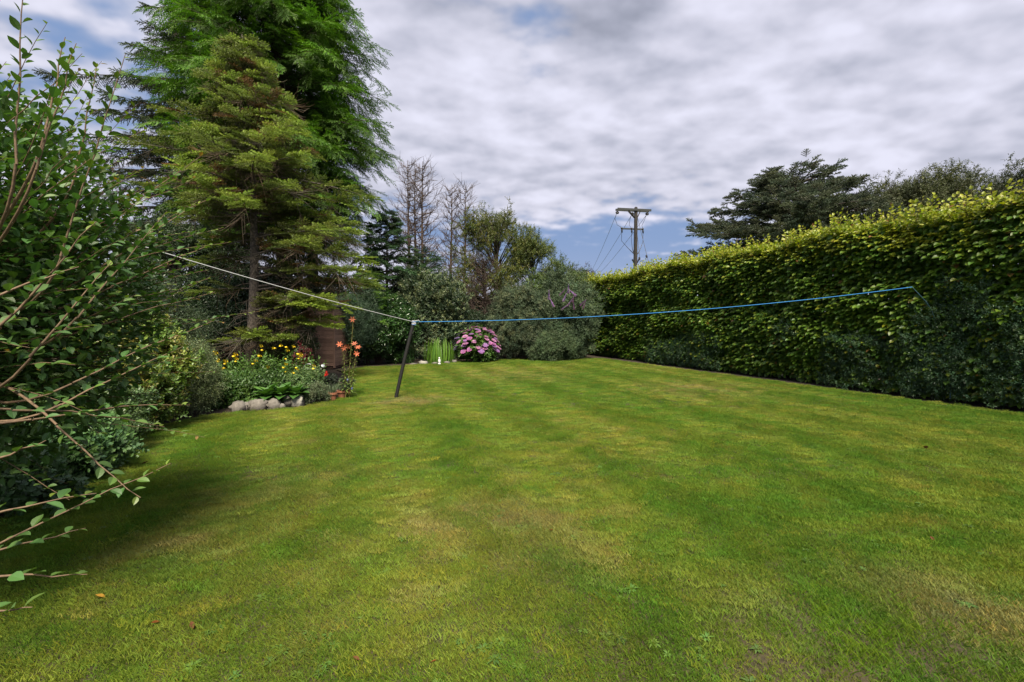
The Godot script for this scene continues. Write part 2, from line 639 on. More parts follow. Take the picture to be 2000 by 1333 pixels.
# ---------------------------------------------------------------- shrubs and trees
func shrub(called: String, label: String, category: String, group: String, base: Vector3, rad: Vector3, cy: float, lobes: int, per: int, fill: int, piece: Mesh, size: float, pal: Array, rise := 0.4, wood: Material = null) -> Node3D:
	var o := thing(called, label, category, base, group)
	var mid := Vector3(0, cy, 0)
	var xf := []
	var cs := PackedColorArray()
	var stems := MB.new()
	for k in lobes:
		var d := rdir()
		if d.y < -0.8:
			d.y *= -0.6
			d = d.normalized()
		var c := mid + d * rad * rf(0.45, 0.95)
		var lr := rad * rf(0.26, 0.44)
		var tone := rf(0.8, 1.2)
		if k % 3 == 0:
			var r0 := 0.016 * rad.x + 0.012
			var st := bend(Vector3(rf(-0.1, 0.1), 0, rf(-0.1, 0.1)) * rad.x, c, 0.08 * rad.y, 4)
			stems.tube(st, taper(r0, r0 * 0.35, 4), 5, Color.WHITE)
		for j in per:
			var q := (rdir() + d * 0.5).normalized()
			var p := c + q * lr * rf(0.55, 1.08)
			if rf(0, 1) < 0.07:
				p += (d + Vector3.UP * 0.4) * rad * rf(0.05, 0.28)
			if p.y < 0.02:
				continue
			var g := (q * 0.6 + d * 0.45 + Vector3.UP * rise + rdir() * 0.45).normalized()
			xf.append(Transform3D(frame(g, Vector3.UP + rdir() * 0.5).scaled(Vector3.ONE * size * rf(0.75, 1.2)), p))
			var pick: Color = pal[rng.randi() % pal.size()]
			cs.append(vary(pick * tone, 0.16))
	for j in fill:
		var q := rdir() * pow(rf(0, 1), 0.5) * 0.72
		var p := mid + q * rad
		if p.y < 0.05:
			continue
		xf.append(Transform3D(frame(q + Vector3.UP * 0.5 + rdir() * 0.5, rdir()).scaled(Vector3.ONE * size * rf(0.9, 1.3)), p))
		cs.append(vary(pal[rng.randi() % pal.size()], 0.2))
	part("stems", stems.make(wood if wood else bark("shrub_wood")), o)
	var f := scatter("foliage", piece, xf, cs, o)
	f.set_meta("kind", "stuff")
	return o

func bark(called: String) -> Material:
	match called:
		"spruce_bark":
			return grained(called, Color(0.025, 0.02, 0.016), Color(0.20, 0.165, 0.135), Vector3(3.2, 2.2, 3.2), 0.95, 1.5, 21)
		"dead_wood":
			return grained(called, Color(0.05, 0.034, 0.027), Color(0.12, 0.085, 0.068), Vector3(3, 1.5, 3), 0.95, 0.6, 22)
		"dark_bark":
			return grained(called, Color(0.02, 0.015, 0.012), Color(0.06, 0.045, 0.034), Vector3(4, 2, 4), 0.95, 1.0, 23)
		"young_bark":
			return grained(called, Color(0.075, 0.045, 0.026), Color(0.22, 0.15, 0.09), Vector3(9, 9, 9), 0.8, 0.3, 24)
	return grained("shrub_wood", Color(0.03, 0.022, 0.015), Color(0.09, 0.065, 0.045), Vector3(6, 6, 6), 0.9, 0.4, 25)

# conifer with whorls of branches that carry copies of a spray; keys of k: see below
func conifer(called: String, label: String, group: String, base: Vector3, k: Dictionary) -> Node3D:
	var o := thing(called, label, "tree", base, group)
	var H: float = k.height
	var wood: Material = bark(k.bark)
	var tr := MB.new()
	var pts := PackedVector3Array()
	var rad := PackedFloat32Array()
	var bow: Vector3 = k.get("bow", Vector3.ZERO)
	for j in 13:
		var t := j / 12.0
		pts.append(Vector3(0, H * t, 0) + bow * sin(t * PI) + Vector3(sin(t * 9.0), 0, cos(t * 7.0)) * 0.02)
		rad.append(k.trunk * (1.0 - 0.93 * t) * (1.25 if j == 0 else 1.0))
	tr.tube(pts, rad, 10, Color.WHITE)
	part("trunk", tr.make(wood), o)
	var limbs := MB.new()
	for j in k.get("stubs", 0):
		var h := rf(0.5, k.from)
		var a := rf(0, TAU)
		var q := Vector3(0, h, 0) + bow * sin(h / H * PI)
		var e := q + Vector3(cos(a), rf(-0.5, 0.1), sin(a)) * rf(0.25, 0.9)
		limbs.tube(bend(q, e, 0.04, 3), taper(0.012, 0.004, 3), 4, Color.WHITE)
		for w in 4:
			var p := q.lerp(e, rf(0.4, 1.0))
			limbs.tube(PackedVector3Array([p, p + Vector3(rf(-0.2, 0.2), rf(-0.35, 0.02), rf(-0.2, 0.2))]), PackedFloat32Array([0.005, 0.002]), 3, Color.WHITE)
	var xf := []
	var cs := PackedColorArray()
	var tx := []
	var tc := PackedColorArray()
	var n: int = k.branches
	var inner: Color = k.inner
	var outer: Color = k.outer
	for j in n:
		var h: float = lerpf(k.from, H * 0.985, pow((j + 0.5) / n, k.get("crowd", 1.0))) + rf(-0.12, 0.12)
		var a := 2.39996 * j + rf(-0.35, 0.35)
		var out := Vector3(cos(a), 0, sin(a))
		var l := interp(k.profile, h) * rf(k.get("least", 0.68), 1.12)
		var lean: Array = k.get("lean", [])
		for e in lean:       # [direction, gain, lowest, highest]
			if h > e[2] and h < e[3]:
				l *= 1.0 + e[1] * maxf(0.0, out.dot(e[0]))
		if l < 0.12:
			continue
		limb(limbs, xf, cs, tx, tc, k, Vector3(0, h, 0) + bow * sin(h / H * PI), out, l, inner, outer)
	for e in k.get("extra", []):     # [height, direction, length]
		limb(limbs, xf, cs, tx, tc, k, Vector3(0, e[0], 0) + bow * sin(e[0] / H * PI), e[1].normalized(), e[2], inner, outer)
	part("branches", limbs.make(wood), o)
	var crown := Node3D.new()
	crown.name = "crown"
	crown.set_meta("kind", "stuff")
	o.add_child(crown)
	scatter("foliage", k.piece, xf, cs, crown).set_meta("kind", "stuff")
	if tx.size():
		scatter("dead_twigs", k.twigs, tx, tc, crown).set_meta("kind", "stuff")
	return o

func limb(limbs: MB, xf: Array, cs: PackedColorArray, tx: Array, tc: PackedColorArray, k: Dictionary, p0: Vector3, out: Vector3, l: float, inner: Color, outer: Color) -> void:
	var up: float = k.up + rf(-0.12, 0.12)
	var sag: float = k.sag * rf(0.7, 1.3)
	var side := out.cross(Vector3.UP).normalized()
	var wob := rf(-0.12, 0.12)
	var pts := PackedVector3Array()
	for s in 6:
		var t := s / 5.0
		pts.append(p0 + out * l * t + Vector3.UP * l * (up * t - sag * t * t) + side * l * wob * t * t)
	limbs.tube(pts, taper(0.010 + 0.010 * l, 0.004, 5), 4, Color.WHITE)
	var tone := rf(0.7, 1.35)
	var browned := clampf(rf(-0.6, 1.0) * k.get("brown", 0.0) * 1.6, 0.0, 1.0)
	var spacing: float = k.spacing
	var t: float = k.get("begin", 0.3)
	while t < 1.0:
		var f := t * 5.0
		var i := mini(int(f), 4)
		var p := pts[i].lerp(pts[i + 1], f - i)
		var fw := (pts[i + 1] - pts[i]).normalized()
		for s in [-1.0, 1.0]:
			var d: Vector3 = (fw * rf(0.5, 0.9) + side * s * rf(0.5, 1.0) + Vector3.UP * rf(-0.2, 0.3) + Vector3.DOWN * k.get("hang", 0.0) * rf(0.4, 1.2) + rdir() * k.get("wild", 0.2)).normalized()
			var size: float = k.size * rf(0.75, 1.15) * (1.08 - 0.35 * t)
			xf.append(Transform3D(frame(d, Vector3.UP + rdir() * 0.35).scaled(Vector3.ONE * size), p))
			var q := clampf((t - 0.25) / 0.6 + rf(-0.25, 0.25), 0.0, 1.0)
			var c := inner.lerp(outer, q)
			if browned > 0.0 and rf(0, 1) < browned * (1.1 - t * 0.75):
				c = k.rust * rf(0.7, 1.3)
			cs.append(vary(c * tone, 0.2))
		if k.has("twigs") and rf(0, 1) < k.get("twiggy", 0.5) * (1.2 - t):
			var d := (fw * rf(0, 0.7) + Vector3.DOWN * rf(0.2, 1.0) + side * rf(-1, 1)).normalized()
			tx.append(Transform3D(frame(d, Vector3.UP).scaled(Vector3.ONE * rf(0.5, 1.1)), p))
			tc.append(vary(Color(0.10, 0.075, 0.05), 0.3))
		t += spacing / l * rf(0.7, 1.3)
	var fw := (pts[5] - pts[4]).normalized()
	for s in 2:
		xf.append(Transform3D(frame(fw + rdir() * 0.25, Vector3.UP + rdir() * 0.3).scaled(Vector3.ONE * k.size * rf(0.7, 1.0)), pts[5] - fw * 0.1))
		cs.append(vary(outer * tone, 0.15))

# leafless conifer: upswept bare branches with side twigs
func bare_tree(called: String, label: String, base: Vector3, H: float, spread: float, n: int, group: String, from := 0.12) -> void:
	var o := thing(called, label, "tree", base, group)
	var wood := bark("dead_wood")
	var tr := MB.new()
	var pts := PackedVector3Array()
	for j in 9:
		var t := j / 8.0
		pts.append(Vector3(sin(t * 5.0 + base.x) * 0.05, H * t, cos(t * 4.0) * 0.05))
	tr.tube(pts, taper(0.13, 0.012, 8), 7, Color.WHITE)
	part("trunk", tr.make(wood), o)
	var b := MB.new()
	for j in n:
		var t := lerpf(from, 0.98, (j + 0.5) / n)
		var a := 2.4 * j + rf(-0.4, 0.4)
		var out := Vector3(cos(a), 0, sin(a))
		var l := spread * (1.08 - t) * rf(0.6, 1.2) + 0.22
		var p := Vector3(0, H * t, 0)
		var bp := PackedVector3Array()
		var droop := rf(-0.25, 0.1)
		for s in 6:
			var u := s / 5.0
			bp.append(p + out * l * u + Vector3.UP * l * (droop * u + rf(0.7, 0.95) * u * u) + rdir() * 0.03 * l)
		b.tube(bp, taper(0.022 + 0.008 * l, 0.005, 5), 4, Color.WHITE)
		var tw := int(7 + l * 10.0)
		for s in tw:
			var u := rf(0.2, 1.0) * 4.99
			var i := int(u)
			var q := bp[i].lerp(bp[i + 1], u - i)
			var d := ((bp[i + 1] - bp[i]).normalized() + rdir() * 0.75 + Vector3.UP * 0.15).normalized()
			var tl := rf(0.2, 0.65)
			b.tube(PackedVector3Array([q, q + d * tl * 0.5, q + d * tl + Vector3(rf(-0.1, 0.1), rf(-0.1, 0.12), rf(-0.1, 0.1))]), PackedFloat32Array([0.009, 0.007, 0.004]), 3, Color.WHITE)
	part("branches", b.make(wood), o)

# broadleaf tree with a forking frame and gaps in its crown
func leafy_tree(called: String, label: String, group: String, base: Vector3, H: float, rad: Vector3, forks: int, piece: Mesh, size: float, pal: Array, per: int, wood: Material, trunk := 0.12) -> Node3D:
	var o := thing(called, label, "tree", base, group)
	var b := MB.new()
	var tr := MB.new()
	tr.tube(PackedVector3Array([Vector3.ZERO, Vector3(0.05, H * 0.22, 0), Vector3(-0.04, H * 0.5, 0.05), Vector3(0, H * 0.78, 0)]), PackedFloat32Array([trunk * 1.2, trunk, trunk * 0.7, trunk * 0.25]), 8, Color.WHITE)
	part("trunk", tr.make(wood), o)
	var xf := []
	var cs := PackedColorArray()
	var mid := Vector3(0, H - rad.y, 0)
	for j in forks:
		var d := rdir()
		if d.y < -0.55:
			d.y = -d.y
		var e := mid + d * rad * rf(0.72, 1.08)
		var s := Vector3(0, clampf(e.y - rf(0.5, 1.4) * rad.y * 0.6, H * 0.12, H * 0.72), 0)
		var pts := bend(s, e, 0.1 * rad.y, 5)
		b.tube(pts, taper(trunk * 0.32, 0.008, 5), 5, Color.WHITE)
		var tone := rf(0.8, 1.2)
		for q in per:
			var u := rf(0.35, 1.0) * 4.99
			var i := int(u)
			var p := pts[i].lerp(pts[i + 1], u - i)
			var w := rdir()
			var away := rf(0.05, 0.34) * rad.x * 0.55
			var g := (w + (pts[i + 1] - pts[i]).normalized() * 0.5 + d * 0.3 + Vector3.DOWN * 0.05).normalized()
			if q % 3 == 0:
				b.tube(PackedVector3Array([p, p + g * away]), PackedFloat32Array([0.009, 0.005]), 3, Color.WHITE)
			xf.append(Transform3D(frame(g, Vector3.UP + rdir() * 0.5).scaled(Vector3.ONE * size * rf(0.7, 1.2)), p + g * away))
			cs.append(vary(pal[rng.randi() % pal.size()] * tone, 0.16))
	part("branches", b.make(wood), o)
	scatter("crown", piece, xf, cs, o).set_meta("kind", "stuff")
	return o


# ---------------------------------------------------------------- leaves placed one by one
func leaf_mesh(w: float, prof: Array, col: Color, m: Material, fold := 0.14, droop := 0.18) -> ArrayMesh:
	var b := MB.new()
	b.leaf(Vector3.ZERO, Vector3.UP, Vector3.BACK, 1.0, w, col, fold, droop, prof)
	return b.make(m)

# the leaves that show largest become parts of their own, the rest one part
func lay_leaves(o: Node3D, items: Array, w: float, prof: Array, m: Material, keep := 300, fold := 0.14, droop := 0.18) -> void:
	var eye := Vector3(0, EYE, 0)
	var score: Array = []
	for k in items.size():
		var p: Vector3 = items[k][0].origin + o.position
		var d := -p.z
		var s := 0.0
		var y := (p.y - EYE) / maxf(d, 0.01)
		if d > 0.3 and absf(p.x) < 1.08 * d and y < 0.68 and y > -0.72:
			s = items[k][0].basis.y.length() / (p - eye).length()
		score.append([s, k])
	score.sort_custom(func(a, b): return a[0] > b[0])
	var tones: Array = []
	var shapes: Array = []
	for k in 14:
		var c: Color = items[score[(k * keep) / 14][1]][1]
		tones.append(c)
		shapes.append(leaf_mesh(w, prof, c, m, fold, droop))
	var xf := []
	var cs := PackedColorArray()
	for r in score.size():
		var it: Array = items[score[r][1]]
		if r < keep and score[r][0] > 0.0:
			var best := 0
			var gap := 99.0
			for k in tones.size():
				var g: float = absf(tones[k].r - it[1].r) + absf(tones[k].g - it[1].g)
				if g < gap:
					gap = g
					best = k
			part("leaf", shapes[best], o).transform = it[0]
		else:
			xf.append(it[0])
			cs.append(it[1])
	scatter("foliage", leaf_mesh(w, prof, Color.WHITE, m, fold, droop), xf, cs, o).set_meta("kind", "stuff")


# ---------------------------------------------------------------- the clipped hedge
func build_hedge() -> void:
	var o := thing("clipped_hedge", "tall clipped broadleaf hedge with yellow young growth along its top", "hedge", HEDGE_NEAR)
	var run := HEDGE_FAR - HEDGE_NEAR
	var L := run.length()
	var u := run / L
	var n := Vector3.UP.cross(u)
	var face := FastNoiseLite.new()
	face.seed = 61
	face.frequency = 0.55
	face.fractal_octaves = 4
	var tint := FastNoiseLite.new()
	tint.seed = 62
	tint.frequency = 0.8
	tint.fractal_octaves = 3
	var items: Array = []
	var twigs := MB.new()
	var young := Color(0.31, 0.33, 0.022)
	var mature := Color(0.112, 0.215, 0.022)
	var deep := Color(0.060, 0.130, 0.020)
	var top := 3.72
	for k in 13500:
		var s := rf(0, L)
		var y := rf(0.12, top + 0.1)
		var sway := face.get_noise_2d(s, y * 1.3)
		var bulge := sway * 0.28 - 0.12 * smoothstep(0.5, 0.0, y) - 0.10 * smoothstep(3.3, 3.8, y)
		var hgt := top + face.get_noise_2d(s * 0.8, 50.0) * 0.22
		if y > hgt:
			continue
		var p := u * s + n * (bulge - 0.24) + Vector3.UP * y
		var d := (n * 1.0 + u * rf(-0.9, 0.9) + Vector3.UP * rf(-0.35, 0.25)).normalized()
		var l := rf(0.16, 0.30)
		var fresh := smoothstep(0.75, 0.0, hgt - y + tint.get_noise_2d(s * 2.0, y) * 0.5)
		var t0 := tint.get_noise_2d(s, y)
		var base := mature.lerp(deep, clampf(0.35 - t0 * 1.6, 0.0, 1.0))
		hedge_twig(items, twigs, p, d, l, n, 4 + rng.randi() % 3, base, young, fresh, s < 9.0 and k % 3 == 0)
	# the flat top and its loose shoots
	for k in 5200:
		var s := rf(0, L)
		var hgt := top + face.get_noise_2d(s * 0.8, 50.0) * 0.22
		var p := u * s - n * rf(0.0, 1.15) + Vector3.UP * (hgt - 0.2)
		var d := (Vector3.UP * 0.9 + n * rf(-0.3, 0.7) + u * rf(-0.6, 0.6)).normalized()
		hedge_twig(items, twigs, p, d, rf(0.18, 0.34), n, 5, mature, young, rf(0.55, 1.0), false)
	for k in 620:
		var s := rf(0, L)
		var hgt := top + face.get_noise_2d(s * 0.8, 50.0) * 0.22
		var p := u * s - n * rf(-0.05, 0.8) + Vector3.UP * (hgt - 0.12)
		var d := (Vector3.UP + n * rf(-0.25, 0.4) + u * rf(-0.4, 0.4)).normalized()
		hedge_twig(items, twigs, p, d, rf(0.3, 0.55), n, 8, mature, young, rf(0.8, 1.1), s < 13.0)
	# deeper leaves and the far side, so that the hedge is as dense as it looks
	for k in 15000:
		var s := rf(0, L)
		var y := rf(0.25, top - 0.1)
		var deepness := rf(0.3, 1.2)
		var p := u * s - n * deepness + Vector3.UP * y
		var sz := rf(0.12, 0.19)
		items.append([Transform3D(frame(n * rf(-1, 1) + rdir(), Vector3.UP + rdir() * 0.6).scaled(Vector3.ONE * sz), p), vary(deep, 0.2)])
	for k in 25000:
		var p := u * rf(0, L) - n * rf(0.95, 1.25) + Vector3.UP * rf(0.05, top)
		items.append([Transform3D(frame(Vector3.DOWN + u * rf(-1, 1), -n + rdir() * 0.6).scaled(Vector3.ONE * rf(0.13, 0.19)), p), vary(mature, 0.2)])
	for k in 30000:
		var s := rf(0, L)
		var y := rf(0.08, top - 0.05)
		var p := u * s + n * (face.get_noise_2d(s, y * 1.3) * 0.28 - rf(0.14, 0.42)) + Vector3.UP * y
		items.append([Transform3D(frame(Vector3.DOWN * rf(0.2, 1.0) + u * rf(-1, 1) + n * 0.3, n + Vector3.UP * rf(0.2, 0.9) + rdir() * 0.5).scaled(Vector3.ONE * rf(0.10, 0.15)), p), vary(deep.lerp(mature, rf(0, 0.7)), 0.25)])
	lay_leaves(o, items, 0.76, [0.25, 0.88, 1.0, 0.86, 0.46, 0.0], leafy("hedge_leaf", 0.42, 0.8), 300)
	part("twigs", twigs.make(bark("young_bark")), o)
	var st := MB.new()
	for k in 46:
		var s := (k + rf(0.1, 0.9)) * L / 46.0
		var p := u * s - n * rf(0.5, 0.75)
		st.tube(bend(p, p + Vector3(rf(-0.2, 0.2), top - 0.4, rf(-0.2, 0.2)), 0.0, 4), taper(rf(0.03, 0.05), 0.012, 4), 6, Color.WHITE)
		for j in 4:
			var q := p + Vector3.UP * rf(0.2, 3.0)
			st.tube(PackedVector3Array([q, q + n * rf(0.3, 0.5) + u * rf(-0.4, 0.4) + Vector3.UP * 0.25]), PackedFloat32Array([0.016, 0.006]), 4, Color.WHITE)
	part("stems", st.make(bark("shrub_wood")), o)
	# small-leaved privet that has grown into the foot of the hedge
	var piece := sprig(3, 7, 0.22, 0.045, 0.02, leafy("privet_leaf", 0.4, 0.3))
	var xf := []
	var cs := PackedColorArray()
	for blob in [[8.3, 0.5, 1.5, 0.75], [6.6, 1.0, 1.2, 0.9], [7.0, 2.0, 0.5, 0.35], [14.2, 0.55, 1.2, 0.55], [15.8, 0.45, 0.9, 0.4], [5.0, 0.8, 1.2, 0.9], [10.6, 1.35, 0.3, 0.25]]:
		for k in int(560.0 * blob[2] * blob[3]):
			var s: float = blob[0] + rf(-1, 1) * blob[2]
			var y: float = blob[1] + rf(-1, 1) * blob[3]
			if y < 0.05:
				continue
			var p := u * s + n * (face.get_noise_2d(s, y * 1.3) * 0.28 - rf(0.02, 0.22)) + Vector3.UP * y
			xf.append(Transform3D(frame(n + rdir() * 0.8 + Vector3.UP * 0.3, Vector3.UP).scaled(Vector3.ONE * rf(0.8, 1.2)), p))
			cs.append(vary(Color(0.048, 0.105, 0.045), 0.25))
	scatter("privet_shoots", piece, xf, cs, o).set_meta("kind", "stuff")

func hedge_twig(items: Array, twigs: MB, p: Vector3, d: Vector3, l: float, n: Vector3, count: int, base: Color, young: Color, fresh: float, wood: bool) -> void:
	if wood:
		twigs.tube(PackedVector3Array([p, p + d * l]), PackedFloat32Array([0.005, 0.002]), 3, Color.WHITE)
	var side := d.cross(Vector3.UP)
	if side.length() < 0.2:
		side = d.cross(n)
	side = side.normalized()
	for j in count:
		var t := (j + 0.7) / count
		var s := 1.0 if j % 2 == 0 else -1.0
		var ld := (d * rf(0.5, 1.0) + side * s * rf(0.5, 1.0) + Vector3.DOWN * rf(0.05, 0.55) + n * 0.25).normalized()
		if j == count - 1:
			ld = (d + Vector3.DOWN * 0.3).normalized()
		var up := (Vector3.UP * rf(0.6, 1.0) + n * rf(0.4, 1.2) + rdir() * 0.4).normalized()
		var sz := rf(0.075, 0.125) * (1.0 - 0.3 * fresh * t)
		var c := base.lerp(young, clampf(fresh + rf(-0.35, 0.3), 0.0, 1.0))
		var r := rf(0, 1)
		if r < 0.06:
			c = c.lerp(young, 0.7)
		elif r < 0.075:
			c = Color(0.20, 0.10, 0.03)
		items.append([Transform3D(frame(ld, up).scaled(Vector3.ONE * sz), p + d * l * t), vary(c, 0.25)])


# ---------------------------------------------------------------- the arching cotoneaster beside the camera
func shoot(items: Array, wood: MB, a: Vector3, d: Vector3, l: float, curve: Vector3, big: float, thick: float) -> void:
	var pts := PackedVector3Array()
	for k in 7:
		var t := k / 6.0
		pts.append(a + d * l * t + curve * l * t * t + rdir() * 0.006)
	wood.tube(pts, taper(thick, thick * 0.3, 6), 5, Color.WHITE)
	var gap := big * 0.62
	var count := int(l / gap)
	var flip := 1.0
	for k in count:
		var t := (k + 0.5 + rf(-0.25, 0.25)) / count
		var f := t * 5.999
		var i := int(f)
		var p := pts[i].lerp(pts[i + 1], f - i)
		var fw := (pts[i + 1] - pts[i]).normalized()
		var side := fw.cross(Vector3.UP).normalized()
		var across := fw.cross(side)
		flip = -flip
		var o := (side * flip + across * rf(-0.6, 0.6)).normalized()
		var ld := (fw * rf(0.5, 0.9) + o * rf(0.6, 1.0) + Vector3.UP * rf(-0.1, 0.35)).normalized()
		var up := (Vector3.UP + rdir() * 0.5 - ld * 0.2).normalized()
		var tip := smoothstep(0.72, 1.0, t)
		var sz := big * rf(0.75, 1.12) * (1.0 - 0.4 * tip)
		var c := Color(0.072, 0.150, 0.036).lerp(Color(0.17, 0.23, 0.03), tip * rf(0.4, 1.0))
		if rf(0, 1) < 0.09:
			c = Color(0.11, 0.19, 0.03)
		if tip > 0.8 and rf(0, 1) < 0.15:
			c = Color(0.22, 0.13, 0.04)
		items.append([Transform3D(frame(ld, up).scaled(Vector3.ONE * sz), p + o * 0.004), vary(c, 0.25)])

func build_cotoneaster() -> void:
	var foot_at := Vector3(-4.15, 0, -2.75)
	var o := thing("cotoneaster_bush", "large arching shrub with oval leaves on long twigs, leaning over the lawn", "bush", foot_at)
	var items: Array = []
	var wood := MB.new()
	var stems := MB.new()
	var mid := Vector3(-2.95, 1.72, -2.35) - foot_at
	var rad := Vector3(0.95, 1.2, 1.08)
	var origin := Vector3(-3.95, 0.75, -2.6) - foot_at
	for k in 11:
		var e := mid + rdir() * rad * 0.55
		stems.tube(bend(Vector3(rf(-0.15, 0.15), 0, rf(-0.2, 0.2)), e, 0.35, 6), taper(rf(0.022, 0.036), 0.009, 6), 7, Color.WHITE)
	for k in 600:
		var q := rdir()
		var p := mid + q * rad * rf(0.35, 0.92)
		var d := ((p - origin).normalized() * 0.9 + q * 0.35 + Vector3(0.18, 0.16, 0.0) + rdir() * 0.28).normalized()
		var l := rf(0.3, 0.75)
		if k % 6 == 0:
			l = rf(0.75, 1.15)
		shoot(items, wood, p - d * l * 0.3, d, l, Vector3(0, rf(-0.2, 0.05), 0), rf(0.044, 0.060), rf(0.0026, 0.004))
	# long whips that stand clear of the mass: [from, to, sag]
	var whips := [
		[at(120, 500, 2.0), at(246, 108, 2.05), 0.0], [at(70, 330, 1.8), at(150, 88, 1.85), 0.02], [at(30, 320, 1.7), at(48, -30, 1.7), 0.0], [at(150, 330, 2.3), at(192, 125, 2.35), 0.0], [at(90, 250, 1.9), at(128, 70, 1.95), 0.01],
		[at(160, 470, 2.6), at(395, 305, 2.9), 0.02], [at(200, 520, 2.5), at(405, 388, 2.8), 0.02], [at(220, 560, 2.5), at(412, 478, 2.75), 0.03], [at(150, 620, 2.2), at(325, 415, 2.5), 0.0], [at(180, 640, 2.4), at(418, 572, 2.8), 0.03], [at(140, 750, 2.1), at(415, 628, 2.6), 0.04], [at(120, 790, 2.0), at(372, 672, 2.5), 0.03], [at(60, 700, 1.6), at(215, 510, 1.7), 0.0], [at(0, 640, 1.5), at(190, 430, 1.55), 0.0], [at(-30, 590, 1.4), at(150, 520, 1.55), 0.0],
		[at(-60, 1088, 1.55), at(332, 908, 1.9), 0.02], [at(110, 830, 1.9), at(276, 975, 1.85), -0.05], [at(-40, 1125, 1.45), at(168, 1126, 1.6), 0.02], [at(-40, 1200, 1.4), at(64, 1188, 1.45), 0.0], [at(-30, 1005, 1.5), at(185, 962, 1.7), 0.02], [at(20, 800, 1.7), at(318, 833, 2.2), 0.06], [at(60, 820, 1.8), at(372, 790, 2.4), 0.05], [at(-40, 1085, 1.6), at(170, 1033, 1.8), 0.0], [at(-20, 900, 1.5), at(90, 860, 1.55), 0.0]]
	for w in whips:
		var a: Vector3 = w[0] - foot_at
		var v: Vector3 = w[1] - w[0]
		var l := v.length()
		shoot(items, wood, a, v / l + Vector3.UP * w[2] * 2.0, l, Vector3.DOWN * w[2] * 2.0, rf(0.048, 0.060), 0.0046)
		var ctrl: Vector3 = a - (v / l + Vector3.UP * w[2] * 2.0) * 0.35
		var root: Vector3 = a.lerp(mid, 0.65) + Vector3(-0.35, -0.25, -0.15)
		var path := PackedVector3Array()
		for k in 9:
			var t := k / 8.0
			path.append(root.lerp(ctrl, t).lerp(ctrl.lerp(a, t), t))
		stems.tube(path, taper(0.0085, 0.0046, 8), 5, Color.WHITE)
	for k in 17000:
		var q := rdir() * pow(rf(0, 1), 0.4)
		var p := mid + q * rad * 0.92
		items.append([Transform3D(frame(q + rdir() * 0.9 + Vector3.UP * 0.2, Vector3.UP + rdir() * 0.6).scaled(Vector3.ONE * rf(0.042, 0.062)), p), vary(Color(0.066, 0.138, 0.034), 0.3)])
	part("stems", stems.make(bark("young_bark")), o)
	part("twigs", wood.make(bark("young_bark")), o)
	lay_leaves(o, items, 0.58, [0.16, 0.82, 1.0, 0.70, 0.0], leafy("cotoneaster_leaf", 0.46, 0.62), 300, 0.2, 0.12)


